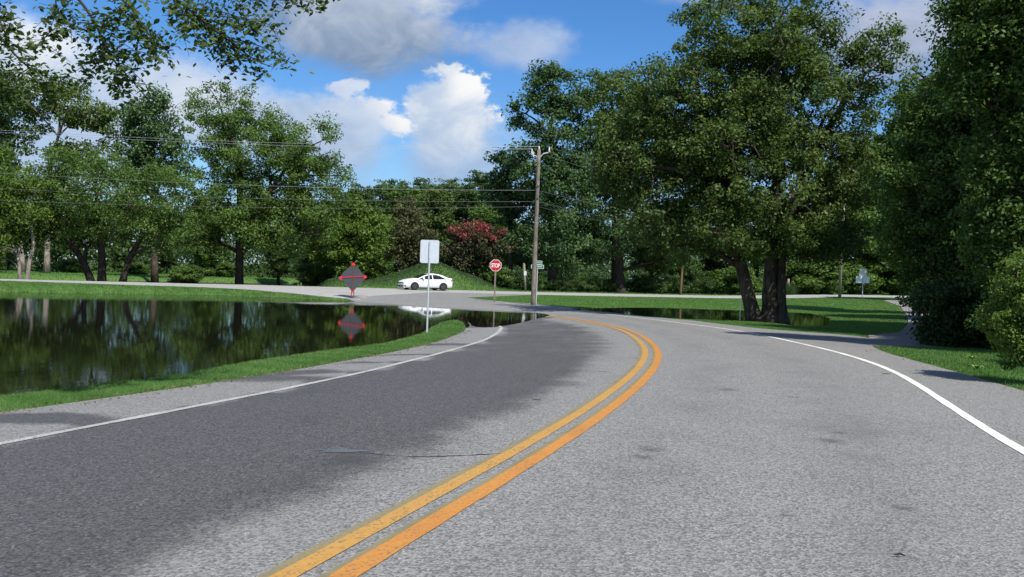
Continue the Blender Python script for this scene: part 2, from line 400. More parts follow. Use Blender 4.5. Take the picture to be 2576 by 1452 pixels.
def water_mat(name='flood_water', murk=.62):
    m, t, p, out = new_mat(name)
    t.n.remove(p)
    tc = t.new('ShaderNodeTexCoord'); o = tc.outputs['Object']
    mp = t.new('ShaderNodeMapping'); mp.inputs['Scale'].default_value = (1.0, .55, 1); t.l.new(o, mp.inputs[0])
    calm = t.sstep(t.noise(o, .07, 3, .5), .35, .7)
    h = t.m('ADD', t.noise(mp.outputs[0], 2.2, 3, .55), t.m('MULTIPLY', t.noise(mp.outputs[0], 9, 2, .5), .25))
    b = t.new('ShaderNodeBump'); b.inputs['Distance'].default_value = .012
    t.put(b.inputs['Strength'], t.m('ADD', .10, t.m('MULTIPLY', calm, .22))); t.l.new(h, b.inputs['Height'])
    gl = t.new('ShaderNodeBsdfGlossy'); gl.inputs['Roughness'].default_value = .03; gl.inputs[0].default_value = C(.93, .95, .95)
    t.l.new(b.outputs[0], gl.inputs['Normal'])
    df = t.new('ShaderNodeBsdfDiffuse'); df.inputs[0].default_value = C(.009, .009, .006)
    tp = t.new('ShaderNodeBsdfTransparent'); tp.inputs[0].default_value = C(.42, .36, .22)
    mx = t.new('ShaderNodeMixShader'); mx.inputs[0].default_value = murk
    t.l.new(tp.outputs[0], mx.inputs[1]); t.l.new(df.outputs[0], mx.inputs[2])
    fr = t.new('ShaderNodeFresnel'); fr.inputs[0].default_value = 1.33; t.l.new(b.outputs[0], fr.inputs[1])
    m2 = t.new('ShaderNodeMixShader'); t.l.new(fr.outputs[0], m2.inputs[0]); t.l.new(mx.outputs[0], m2.inputs[1]); t.l.new(gl.outputs[0], m2.inputs[2])
    t.l.new(m2.outputs[0], out.inputs[0])
    return m
M['ground'] = ground_mat(); M['water'] = water_mat()

# ------------------------------------------------------------------ terrain
WL = -0.45
def W2(px, py): p = plane_pt(px, py, WL); return (p[0], p[1])
POND = [W2(*q) for q in [(0, 1004), (245, 977), (490, 943), (637, 914), (833, 885), (980, 866), (1068, 842), (1092, 826), (1120, 812), (1143, 807), (1158, 812), (1166, 829),
        (1200, 827), (1262, 825), (1300, 820), (1335, 813), (1370, 803), (1398, 797), (1404, 794), (1385, 789), (1340, 785), (1270, 781), (1150, 775), (1030, 767), (905, 759),
        (800, 754), (647, 746.5), (500, 742), (250, 738), (0, 733.5)]]
POND = [(-13.5, -12), (-11.5, 1), (-9.3, 7.5)] + POND + [(-40, 38), (-75, 30), (-75, -12)]
POOL_R = [W2(*q) for q in [(1410, 777), (1498, 774.5), (1611, 773), (1720, 775), (1829, 779), (1950, 783), (2043, 788), (2095, 801), (2090, 820), (2000, 822), (1959, 815), (1897, 810), (1815, 806), (1711, 803), (1611, 796), (1540, 788), (1480, 783)]]
ROAD_DIR = np.array([.856, .517]); ROAD_N = np.array([-.517, .856]); FAR0 = np.array([-35.7, 61.9])    # far edge line of the cross road
def FR(s, n=0.0): return FAR0 + ROAD_DIR * s + ROAD_N * n
POOL_L = [tuple(FR(-40, 3.0)), tuple(FR(0, 2.2)), tuple(FR(14, 2.2)), tuple(FR(24, 2.6)), W2(735, 715), W2(600, 712), W2(420, 709), W2(220, 706.5), W2(0, 702), (-80, 62)]
POOLS = [(POND, .22), (POOL_R, .075), (POOL_L, .9)]

near_e = [tuple(plane_pt(x, y, z)[:2]) for x, y, z in ((905, 757.5, -.43), (800, 751, -.40), (647, 740, -.33), (503, 729.5, -.22), (327, 725, -.22), (176, 720.5, -.22), (0, 715, -.22))]
nl = np.array(near_e[-1]); nl2 = nl + (nl - np.array(near_e[-2])) / np.linalg.norm(nl - np.array(near_e[-2])) * 60
XR_LEFT = [tuple(FR(-60, 0)), tuple(FR(30, 0))] + near_e[1:] + [tuple(nl2)]

def sdf(poly, X, Y):
    P = np.asarray(poly, float); Q = np.roll(P, -1, 0)
    X = np.asarray(X, float); Y = np.asarray(Y, float)
    best = np.full(X.shape, 1e18); inside = np.zeros(X.shape, bool)
    for (x0, y0), (x1, y1) in zip(P, Q):
        dx, dy = x1 - x0, y1 - y0; L = dx * dx + dy * dy + 1e-12
        tt = np.clip(((X - x0) * dx + (Y - y0) * dy) / L, 0, 1)
        best = np.minimum(best, (X - x0 - tt * dx) ** 2 + (Y - y0 - tt * dy) ** 2)
        if y0 != y1:
            c = ((y0 > Y) != (y1 > Y)) & (X < (x1 - x0) * (Y - y0) / (y1 - y0) + x0)
            inside ^= c
    d = np.sqrt(best)
    return np.where(inside, -d, d)

def ss(x, a, b):
    t_ = np.clip((np.asarray(x, float) - a) / (b - a), 0, 1); return t_ * t_ * (3 - 2 * t_)

MOUNDS = []
def add_mound(px, py_top, dist, ra, rb, h):
    c = at(px, py_top, dist); MOUNDS.append((c[0], c[1], ra, rb, h))
add_mound(1095, 660, 86.5, 3.4, 2.4, 2.55)
add_mound(995, 690, 84.0, 3.2, 2.2, .75)
add_mound(815, 690, 80.0, 3.0, 2.0, .8)
add_mound(1190, 700, 89.0, 2.2, 2.0, 0.8)

def base_h(X, Y):
    z = .40 * ss(X, 20, 42) * ss(Y, 50, 85)
    z = z + .25 * ss(Y, 88, 130)
    for (mx, my, ra, rb, h) in MOUNDS:
        u = (X - mx) * ROAD_DIR[0] + (Y - my) * ROAD_DIR[1]; v = (X - mx) * ROAD_N[0] + (Y - my) * ROAD_N[1]
        z = z + h * np.exp(-(u / ra) ** 2 - (v / rb) ** 2) * ss((X - FAR0[0]) * ROAD_N[0] + (Y - FAR0[1]) * ROAD_N[1], .3, 2.5)
    return z

def shore_d(X, Y):
    return np.minimum.reduce([sdf(p, X, Y) for p, _ in POOLS])

def Gv(X, Y):
    X = np.asarray(X, float); Y = np.asarray(Y, float)
    b = base_h(X, Y); z = None
    for p, k in POOLS:
        s = sdf(p, X, Y)
        if p is POND: k = k + .9 * ss(Y, 40, 47) * (1 - ss(X, -15, -7))      # steeper bank below the cross road
        zo = WL + (b - WL) * (1 - np.exp(-k * np.maximum(s, 0)))
        zi = WL - .30 * (1 - np.exp(.28 * np.minimum(s, 0)))
        q = np.where(s > 0, zo, zi)
        z = q if z is None else np.minimum(z, q)
    m_ = (1 - ss(sdf(XR_LEFT, X, Y), 0, 1.5)) * (1 - ss(X, -20, -11))       # the cross road runs on a low embankment
    return z + (np.maximum(z, b - .25) - z) * m_
def G(x, y): return float(Gv(np.array([x]), np.array([y]))[0])

def PG(px, py, off=0.0):
    """ground point seen at a pixel"""
    z = 0.0
    for _ in range(40):
        p = plane_pt(px, py, z + off); z += .5 * (G(p[0], p[1]) - z)
    return plane_pt(px, py, z + off)

def spline(P, step=.4, smooth=3):
    P = np.asarray(P, float)[:, :2]
    out = []
    E = np.vstack([2 * P[0] - P[1], P, 2 * P[-1] - P[-2]])
    for i in range(1, len(E) - 2):
        p0, p1, p2, p3 = E[i - 1], E[i], E[i + 1], E[i + 2]
        n = max(2, int(np.linalg.norm(p2 - p1) / .15))
        for k in range(n):
            u = k / n
            out.append(.5 * ((2 * p1) + (-p0 + p2) * u + (2 * p0 - 5 * p1 + 4 * p2 - p3) * u * u + (-p0 + 3 * p1 - 3 * p2 + p3) * u ** 3))
    out.append(P[-1]); out = np.array(out)
    def resample(A):
        s = np.r_[0, np.cumsum(np.linalg.norm(np.diff(A, axis=0), axis=1))]
        n = max(2, int(s[-1] / step)); q = np.linspace(0, s[-1], n + 1)
        return np.c_[np.interp(q, s, A[:, 0]), np.interp(q, s, A[:, 1])]
    out = resample(out)
    for _ in range(smooth):
        w = 4; pad = np.vstack([np.repeat(out[:1], w, 0), out, np.repeat(out[-1:], w, 0)])
        sm = np.array([pad[i:i + 2 * w + 1].mean(0) for i in range(len(out))])
        sm[0], sm[-1] = out[0], out[-1]; out = sm
    return resample(out)

def normals2(A):
    d = np.gradient(A, axis=0); d /= np.linalg.norm(d, axis=1)[:, None] + 1e-12
    return np.c_[-d[:, 1], d[:, 0]]                 # to the left of travel

ZP, ZL = .030, .036
def strip(A, w, off=0.0, z=ZL, jitter=0.0):
    N = normals2(A); L = A + N * (off + w / 2); R_ = A + N * (off - w / 2)
    if jitter:
        L = L + N * RNG.normal(0, jitter, len(A))[:, None]; R_ = R_ + N * RNG.normal(0, jitter, len(A))[:, None]
    V = np.vstack([np.c_[L, Gv(L[:, 0], L[:, 1]) + z], np.c_[R_, Gv(R_[:, 0], R_[:, 1]) + z]])
    n = len(A); i = np.arange(n - 1)
    return V, np.c_[i + n, i + n + 1, i + 1, i]

def cdt_sheet(poly, zoff, grid=.5, skirt=.10, jit=0.0, extra=None):
    """triangulated sheet over a world polygon, following the ground"""
    P = np.asarray(poly, float)
    Q = []
    for a, b in zip(P, np.roll(P, -1, 0)):
        n = max(1, int(np.linalg.norm(b - a) / grid))
        for k in range(n): Q.append(a + (b - a) * k / n)
    Q = np.array(Q)
    x0, y0 = Q.min(0); x1, y1 = Q.max(0)
    gx, gy = np.meshgrid(np.arange(x0, x1, grid), np.arange(y0, y1, grid))
    gx = gx.ravel(); gy = gy.ravel(); k = sdf(P, gx, gy) < -grid * .45
    pts = np.vstack([Q, np.c_[gx[k], gy[k]]]); n = len(Q)
    vo, eo, fo, _, _, _ = delaunay_2d_cdt([Vector(p) for p in pts], [(i, (i + 1) % n) for i in range(n)], [list(range(n))], 1, 1e-5)
    V = np.array([(v[0], v[1]) for v in vo]); F = np.array([f for f in fo if len(f) == 3])
    a = V[F[:, 1]] - V[F[:, 0]]; b = V[F[:, 2]] - V[F[:, 0]]
    flip = a[:, 0] * b[:, 1] - a[:, 1] * b[:, 0] < 0
    F[flip] = F[flip][:, ::-1]
    Z = Gv(V[:, 0], V[:, 1]) + zoff
    V3 = np.c_[V, Z]
    if skirt:
        m_ = len(V3); qz = Gv(Q[:, 0], Q[:, 1]) + zoff
        V3 = np.vstack([V3, np.c_[Q, qz], np.c_[Q, qz - skirt]])
        i = np.arange(n); j = (i + 1) % n
        F = np.vstack([F, np.c_[m_ + i, m_ + n + i, m_ + j], np.c_[m_ + j, m_ + n + i, m_ + n + j]])
    return V3, F

# road curves, traced from the picture and laid on the ground
def trace(pts, off=ZP): return [PG(x, y, off)[:2] for x, y in pts]
mid_px = [(420, 1640), (768, 1452), (1008, 1325), (1192, 1226), (1388, 1114), (1575, 980), (1643, 914), (1648, 888), (1633, 864), (1604, 843), (1574, 831), (1542, 821), (1485, 811), (1410, 798)]
mid = trace(mid_px)
lw = trace([(0, 1115), (245, 1071), (490, 1025), (735, 975), (980, 922), (1127, 885), (1184, 874 - 6), (1243, 846), (1262, 829), (1252, 815), (1218, 799), (1143, 782), (1040, 770)])
le = trace([(0, 1040), (147, 1023), (294, 1000), (490, 968), (637, 946), (833, 916), (980, 890), (1103, 860), (1167, 834)])
rw = trace([(2576, 1146), (2450, 1062), (2337, 986), (2281, 947), (2207, 914), (2109, 886), (1972, 855.5), (1831, 828), (1593, 799), (1513, 789), (1420, 778), (1300, 767), (1215, 757)])
re_ = trace([(2576, 985), (2467, 952), (2369, 924), (2272, 901), (2190, 872), (2184, 846), (2076, 838), (1972, 833), (1815, 815), (1690, 802), (1600, 793), (1485, 781), (1347, 765), (1240, 756.5), (1190, 752), (1176, 748)])
def back(P, n=2, L=9.0, turn=0.10):
    P = [np.asarray(p)[:2] for p in P]; d = P[0] - P[1]; d = d / np.linalg.norm(d)
    out = list(P)
    for k in range(n):
        c, s = math.cos(turn), math.sin(turn); d = np.array([d[0] * c - d[1] * s, d[0] * s + d[1] * c])
        out.insert(0, out[0] + d * L)
    return out
mid_c = spline(back(mid) + [PG(1330, 787, ZP)[:2], PG(1215, 775, ZP)[:2], PG(1110, 763, ZP)[:2], PG(1040, 754, ZP)[:2]], .4, 6)
lw_c = spline(back(lw), .4, 4)
rw_c = spline(back(rw), .4, 5)
le_c = spline(back(le), .6, 2); re_c = spline(back(re_), .6, 1)

# carriageway outline: right edge forward, across the junction, then left edge back
J = [tuple(FR(s, n)) for s, n in ((41, -6.0), (29, -6.0))]
left_under = [PG(1182, 818, ZP)[:2], PG(1160, 800, ZP)[:2], PG(1080, 783, ZP)[:2], PG(980, 772, ZP)[:2], PG(905, 761, ZP)[:2]]
jl = [plane_pt(850, 752, -.40)[:2]]
outline = [tuple(p) for p in re_c] + J + [tuple(p) for p in jl[::-1]] + [tuple(p) for p in left_under[::-1]] + [tuple(p) for p in le_c[::-1]]
V3, F3 = cdt_sheet(outline, ZP, .45)
def dist_curve(A, X, Y):
    best = np.full(X.shape, 1e9); idx = np.zeros(X.shape, int)
    for i, (a, b) in enumerate(A):
        d = (X - a) ** 2 + (Y - b) ** 2; k = d < best; best[k] = d[k]; idx[k] = i
    N = normals2(A); sg = (X - A[idx, 0]) * N[idx, 0] + (Y - A[idx, 1]) * N[idx, 1]
    return np.sqrt(best) * np.sign(sg), idx
latm, im = dist_curve(mid_c, V3[:, 0], V3[:, 1]); latl, _ = dist_curve(lw_c, V3[:, 0], V3[:, 1])
dw = -latl                                                        # metres right of the left edge line
yy = V3[:, 1]
wet = (1 - ss(yy, 38, 44)) * ss(dw, -.2, .1) * ss(latm, .05, 1.75) * (1 - .30 * ss(yy, 10, 24))
wet = np.maximum(wet, .70 * (1 - ss(shore_d(V3[:, 0], V3[:, 1]), .0, .8)) * (yy < 43) * (latm > -1))
blot = np.zeros_like(wet)
for (px, py, r) in ((690, 957, 1.0), (770, 941, .8), (120, 1062, .8), (30, 1060, .9), (230, 1058, .5), (905, 917, .5), (1000, 897, .6), (1110, 870, .9)):
    c = PG(px, py); blot = np.maximum(blot, .95 * np.exp(-(((V3[:, 0] - c[0]) / (r * 1.2)) ** 2 + ((V3[:, 1] - c[1]) / (r * .55)) ** 2) ** 2))
wet = np.maximum(wet, blot)
track = np.exp(-((latm + 1.1) / .42) ** 2) + np.exp(-((latm + 2.75) / .42) ** 2) + .5 * np.exp(-((latm - 1.2) / .4) ** 2)
road = link('road', mesh_np('road', V3, F3, M['asphalt'], vattr={'wet': wet, 'track': track * (yy < 45)}))
tag(road, kind='structure')

def line_obj(name, A, w, mat, off=0.0, parent=road, z=ZL, jitter=0.0):
    V, F = strip(A, w, off, z, jitter)
    return link(name, mesh_np(name, V, F, mat), parent)
line_obj('edge_line', lw_c, .12, M['white_worn'], jitter=.006)
line_obj('edge_line', rw_c[:-6], .125, M['white'], jitter=.003)
gh = mid_c
mid_c = mid_c[mid_c[:, 1] < 47.5]; gh = mid_c
line_obj('worn_line', gh, .09, M['ghost'], .215, z=.033, jitter=.006)
line_obj('worn_line', gh, .08, M['ghost'], -.055, z=.033, jitter=.006)
line_obj('centre_line', mid_c, .125, M['yellow_pale'], .135, jitter=.003)
line_obj('centre_line', mid_c, .135, M['yellow'], -.135, jitter=.003)
# crack and small puddle in the left lane
ck = [PG(x, y, ZP)[:2] for x, y in ((835, 1137), (900, 1139), (985, 1146), (1060, 1150), (1130, 1148), (1200, 1145), (1262, 1141))]
ckc = spline(ck, .07, 0) + RNG.normal(0, .006, (len(spline(ck, .07, 0)), 2))
V, F = strip(ckc, .014, 0, .0335, .004)
link('crack', mesh_np('crack', V, F, M['car_black']), road)
ca, cb = [], []
pc = PG(858, 1135, ZP)
for k in range(28):
    a = 2 * math.pi * k / 28; r = 1 + .18 * math.sin(3 * a + 1) + .12 * math.sin(5 * a)
    ca.append((pc[0] + .20 * r * math.cos(a), pc[1] + .075 * r * math.sin(a)))
V, F = cdt_sheet(ca, .0345, .2, 0)
pud = tag(link('puddle', mesh_np('puddle', V, F, water_mat('puddle_water', .3))), kind='structure')

# cross road, seven metres wide
xr = [tuple(FR(s, 0)) for s in np.arange(-60, 150, 3.0)] + [tuple(FR(s, -7.2)) for s in np.arange(147, 33, -3.0)] + [tuple(FR(30, -7.3))] + \
     near_e + [tuple(nl2)]
V, F = cdt_sheet(xr, ZP + .004, 1.0)
cross = tag(link('cross_road', mesh_np('cross_road', V, F, M['asphalt_far'], vattr={'track': np.zeros(len(V))})), kind='structure')
def fr_line(s0, s1, n, w, name='lane_line', mat='white'):
    A = np.array([FR(s, n) for s in np.arange(s0, s1 + .01, .5)]); V, F = strip(A, w, 0, ZP + .010)
    link(name, mesh_np(name, V, F, M[mat]), cross)
fr_line(-60, 149, -.35, .14, 'edge_line')
fr_line(48, 149, -6.9, .14, 'edge_line')
for s in np.arange(-3, 27, 6.1): fr_line(s, s + 2.6, -3.6, .14)
fr_line(33, 37, -3.55, .14); fr_line(28, 42, -6.2, .2, 'stop_bar')

# side drive on the right, between the two roads
dr_l = [PG(*q)[:2] for q in ((2184, 846), (2262, 838), (2285, 815), (2283, 795), (2265, 772), (2222, 757))]
dr_r = [PG(*q)[:2] for q in ((2330, 752), (2440, 775), (2480, 800), (2475, 835), (2440, 862), (2400, 876), (2190, 872))]
V, F = cdt_sheet([tuple(p) for p in dr_l + dr_r], ZP + .008, .6)
drv = tag(link('driveway', mesh_np('driveway', V, F, M['drive'], vattr={'track': np.zeros(len(V))})), kind='structure')
DRIVE = [tuple(p) for p in dr_l + dr_r]

# ground sheet out to the horizon
def axis(lo, hi, step, far, g=1.35):
    a = list(np.arange(lo, hi + step / 2, step)); s = step
    while a[-1] < far: s *= g; a.append(a[-1] + s)
    s = step
    while a[0] > -far: s *= g; a.insert(0, a[0] - s)
    return np.array(a)
ax = axis(-42, 48, .5, 2500); ay = axis(-14, 105, .5, 2500)
gx, gy = np.meshgrid(ax, ay); nx, ny = len(ax), len(ay)
gz = Gv(gx.ravel(), gy.ravel())
idx = np.arange(nx * ny).reshape(ny, nx)
GF = np.c_[idx[:-1, :-1].ravel(), idx[:-1, 1:].ravel(), idx[1:, 1:].ravel(), idx[1:, :-1].ravel()]
sh = shore_d(gx.ravel(), gy.ravel())
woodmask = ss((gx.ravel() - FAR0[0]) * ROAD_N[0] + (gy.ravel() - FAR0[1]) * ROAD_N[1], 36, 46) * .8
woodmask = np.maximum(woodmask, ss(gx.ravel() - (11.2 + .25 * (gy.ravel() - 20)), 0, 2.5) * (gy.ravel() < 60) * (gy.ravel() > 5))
edge_d = np.minimum.reduce([sdf(np.array(outline), gx.ravel(), gy.ravel()), sdf(np.array(xr), gx.ravel(), gy.ravel()), sdf(DRIVE, gx.ravel(), gy.ravel())])
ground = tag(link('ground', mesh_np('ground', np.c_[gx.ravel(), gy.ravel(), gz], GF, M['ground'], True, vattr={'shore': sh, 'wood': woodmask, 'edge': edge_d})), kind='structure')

def water_sheet(name, poly, grow):
    P = np.asarray(poly, float); c = P.mean(0)
    x0, y0 = P.min(0) - grow; x1, y1 = P.max(0) + grow
    V = [(x0, y0, WL), (x1, y0, WL), (x1, y1, WL), (x0, y1, WL)]
    return tag(link(name, mesh_np(name, V, [[0, 1, 2, 3]], M['water'])), kind='structure')
# one level for all the flood water: each pool is one sheet cut by the ground
P_ = np.array(POND); 
water_sheet('flood_water', [(-75, -12), (4.2, -12), (4.2, 60), (-75, 60)], 0)
water_sheet('flooded_lawn_water', POOL_R, .8)
pl = np.array([tuple(FR(-60, 1.6)), tuple(FR(36, 1.6)), tuple(FR(36, 16)), tuple(FR(-60, 30))])
tag(link('roadside_flood_water', mesh_np('roadside_flood_water', np.c_[pl, np.full(4, WL)], [[0, 1, 2, 3]], M['water'])), kind='structure')

# pale foot path in the park
pth = spline([plane_pt(x, y, .03)[:2] for x, y in ((470, 681), (497, 684), (520, 687.5), (560, 690), (640, 693), (720, 695), (800, 697))], .6, 1)
V, F = strip(pth, 1.6, 0, .02)
tag(link('foot_path', mesh_np('foot_path', V, F, M['path'])), kind='structure')

# ------------------------------------------------------------------ vegetation
def leaves(Cn, Nn, size, tint, asp=.55, fold=.18):
    """leaf quads: centres, normals, sizes -> verts, faces, tint"""
    n = len(Cn)
    Nn = Nn / (np.linalg.norm(Nn, axis=1)[:, None] + 1e-9)
    r = RNG.normal(size=(n, 3)); T = r - (r * Nn).sum(1)[:, None] * Nn; T /= np.linalg.norm(T, axis=1)[:, None] + 1e-9
    B = np.cross(Nn, T); s = np.asarray(size)[:, None] * .5
    a = Cn - T * s; b = Cn + B * s * asp + Nn * s * fold; c = Cn + T * s; d = Cn - B * s * asp + Nn * s * fold
    V = np.stack([a, b, c, d], 1).reshape(-1, 3)
    return V, np.arange(4 * n).reshape(n, 4), tint

def clump_leaves(Cc, Rc, per, size, ctint, flat=.75, out=.55):
    n = len(Cc); k = np.repeat(np.arange(n), per)
    d = RNG.normal(size=(len(k), 3)); d /= np.linalg.norm(d, axis=1)[:, None]
    rr = RNG.random(len(k)) ** .45
    off = d * (rr * Rc[k])[:, None]; off[:, 2] *= flat
    ax_ = RNG.normal(size=(n, 3)) * np.array([1, 1, .6]); ax_ /= np.linalg.norm(ax_, axis=1)[:, None]; el_ = RNG.uniform(0, 1.1, n)
    off = off * .88 + ax_[k] * ((off * ax_[k]).sum(1) * el_[k])[:, None]
    P = Cc[k] + off
    N = d * out + RNG.normal(size=d.shape) * .55 + np.array([0, 0, .45])
    sz = size * RNG.uniform(.65, 1.35, len(k))
    tint = np.clip(ctint[k] + RNG.normal(0, .17, len(k)), 0, 1)
    return leaves(P, N, sz, tint)

def crown_points(ells, n, shell=.5):
    """clump centres inside a set of ellipsoids with lumpy outlines"""
    E = np.array(ells, float)
    wt = (E[:, 3] * E[:, 4] * E[:, 5]) ** .75; wt /= wt.sum()
    k = RNG.choice(len(E), n, p=wt)
    d = RNG.normal(size=(n, 3)); d /= np.linalg.norm(d, axis=1)[:, None]
    ph = RNG.uniform(0, 6.28, (len(E), 3))[k]
    lump = 1 + .13 * np.sin(3.1 * d[:, 0] + 2.3 * d[:, 2] + ph[:, 0]) + .11 * np.sin(5.3 * d[:, 1] + 4.1 * d[:, 0] + ph[:, 1]) + .08 * np.sin(7.7 * d[:, 2] + ph[:, 2])
    r = (shell + (1 - shell) * RNG.random(n) ** .7) * lump
    return E[k, :3] + d * r[:, None] * E[k, 3:6]

def limbs(mb, trunks, Cc, nmain, frac, r0, up=.25):
    """main limbs from the trunks to spread clumps, then twigs from the limbs to the rest"""
    tp = []
    for tr in trunks:
        for q in tr: tp.append(q)
    nodes = []
    if len(Cc) == 0: return
    sel = [int(np.argmax(Cc[:, 2]))]; D = np.linalg.norm(Cc - Cc[sel[0]], axis=1)
    while len(sel) < min(nmain, len(Cc)):
        j = int(np.argmax(D)); sel.append(j); D = np.minimum(D, np.linalg.norm(Cc - Cc[j], axis=1))
    tpa = np.array([q[:3] for q in tp]); tr_ = np.array([q[3] for q in tp])
    for j in sel:
        e = Cc[j]
        sc = np.linalg.norm(tpa - e, axis=1) + 2.2 * np.maximum(0, tpa[:, 2] - e[2] * .8) + 3.0 * (tpa[:, 2] < .22 * e[2])
        i = int(np.argmin(sc)); s = tpa[i]
        L = np.linalg.norm(e - s); m1 = s + (e - s) * .35 + np.array([0, 0, up * L * .4]) + RNG.normal(0, .04 * L, 3); m2 = s + (e - s) * .72 + np.array([0, 0, up * L * .25]) + RNG.normal(0, .04 * L, 3)
        pts = [s, m1, m2, e]; rr = min(r0, tr_[i] * .75)
        fine = spline3(pts, 7)
        rad = np.linspace(rr, .02, len(fine)); mb.tube(fine, rad, 6, False)
        for q, w in zip(fine[1:], rad[1:]): nodes.append((*q, w))
    nd = np.array(nodes)
    rest = [j for j in range(len(Cc)) if j not in set(sel) and RNG.random() < frac]
    for j in rest:
        e = Cc[j]; i = int(np.argmin(np.linalg.norm(nd[:, :3] - e, axis=1))); s = nd[i, :3]
        L = np.linalg.norm(e - s)
        if L < .2: continue
        m_ = (s + e) / 2 + np.array([0, 0, .12 * L]) + RNG.normal(0, .06 * L, 3)
        w = min(nd[i, 3] * .7, .012 + .013 * L)
        mb.tube([s, m_, e], [w, w * .65, .008], 4, False)

def spline3(P, n):
    P = np.asarray(P, float); E = np.vstack([2 * P[0] - P[1], P, 2 * P[-1] - P[-2]]); out = []
    m_ = len(P) - 1
    for k in range(n + 1):
        u = k / n * m_; i = min(int(u), m_ - 1); f = u - i; p0, p1, p2, p3 = E[i:i + 4]
        out.append(.5 * ((2 * p1) + (-p0 + p2) * f + (2 * p0 - 5 * p1 + 4 * p2 - p3) * f * f + (-p0 + 3 * p1 - 3 * p2 + p3) * f ** 3))
    return np.array(out)

def gen_tree(trunks, ells, leaf, nclump, per, crad, mat, bark, nmain=12, frac=.5, shell=.5, r0=.2, tint0=.45, flat=.75, seed=None, lowlight=0.0):
    """trunks: polylines of (x,y,z,r); all relative to the base. returns trunk mesh, crown mesh"""
    global RNG
    if seed is not None: RNG = np.random.default_rng(seed); random.seed(seed)
    mb = MB(); fine_tr = []
    for tr in trunks:
        tr = np.asarray(tr, float)
        pts = spline3(tr[:, :3], 4 * (len(tr) - 1)); rad = np.interp(np.linspace(0, 1, len(pts)), np.linspace(0, 1, len(tr)), tr[:, 3])
        if tr[0, 2] < .3: rad[0] *= 1.35; rad[1] *= 1.1
        mb.tube(pts, rad, 10, True, .07)
        fine_tr.append([(*p, r) for p, r in zip(pts, rad)])
    Cc = crown_points(ells, nclump, shell)
    Cc = Cc[Cc[:, 2] > .15]
    limbs(mb, fine_tr, Cc, nmain, frac, r0)
    Rc = crad * RNG.uniform(.6, 1.35, len(Cc))
    ct = np.clip(tint0 + RNG.normal(0, .16, len(Cc)), .02, .98)
    V, F, tint = clump_leaves(Cc, Rc, per, leaf, ct, flat)
    return mb.mesh('trunk', M[bark], True), mesh_np('crown', V, F, M[mat], fattr={'tint': tint})

def place_tree(name, label, base, tm, cm, cat='tree', group=None, rotz=0.0, scale=None):
    t_ = thing(name, label, cat, base, rotz, group)
    if scale: t_.scale = scale
    link('trunk', tm, t_); link('crown', cm, t_)
    return t_

def px_tree(name, label, d, base_px, ell_px, trunk_px, leaf, nclump, per, crad, mat, bark='bark', cat='tree', depth=1.0, base_z=None, group=None, **kw):
    """a tree described by its outline in the picture at distance d (metres along the view)"""
    b = at(base_px[0], base_px[1], d); bz = G(b[0], b[1]) if base_z is None else base_z
    base = np.array([b[0], b[1], bz - .05])
    k = d / FPX; ells = []
    for e in ell_px:
        c = at(e[0], e[1], d + (e[4] if len(e) > 4 else 0.0)) - base
        rx, rz = e[2] * k, e[3] * k
        ells.append((*c, rx, depth * .5 * (rx + max(rx, rz) * .6 + .6), rz))
    trs = []
    for tr in trunk_px:
        q = []
        for i, (x, y, r) in enumerate(tr):
            p = at(x, y, d) - base
            if i == 0 and abs(y - base_px[1]) < 14: p[2] = 0.0
            q.append((*p, r))
        trs.append(q)
    tm, cm = gen_tree(trs, ells, leaf, nclump, per, crad, M and mat, bark, **kw)
    return place_tree(name, label, base, tm, cm, cat, group)

# --- the big tree on the right lawn
px_tree('shade_tree', 'big olive green shade tree with three leaning trunks at the edge of the flooded lawn', 45.5, (1925, 812),
        [(1600, 320, 100, 100), (1575, 430, 95, 75), (2200, 130, 85, 45), (2240, 90, 45, 35), (1890, 70, 215, 95), (1800, 235, 270, 140), (2040, 250, 190, 180), (1690, 385, 190, 130), (1930, 440, 250, 160, -1), (2090, 540, 100, 110), (1760, 560, 150, 85, -1), (1650, 520, 90, 70), (2130, 400, 80, 120), (1940, 600, 130, 60, -2), (1700, 600, 120, 45), (2060, 610, 100, 50), (1830, 350, 220, 180), (1980, 120, 150, 110)],
        [[(1900, 809, .40), (1872, 700, .33), (1852, 610, .28), (1830, 460, .22), (1780, 300, .15), (1740, 180, .07)],
         [(1936, 812, .40), (1936, 720, .34), (1945, 600, .29), (1955, 430, .22), (1935, 240, .14), (1900, 60, .06)],
         [(1968, 806, .30), (1964, 720, .26), (1975, 600, .22), (2040, 420, .16), (2110, 280, .11), (2200, 160, .05), (2265, 110, .02)]],
        .18, 1050, 150, .70, 'leaf_olive', 'bark', nmain=26, frac=.55, shell=.42, r0=.17, seed=11, tint0=.42)

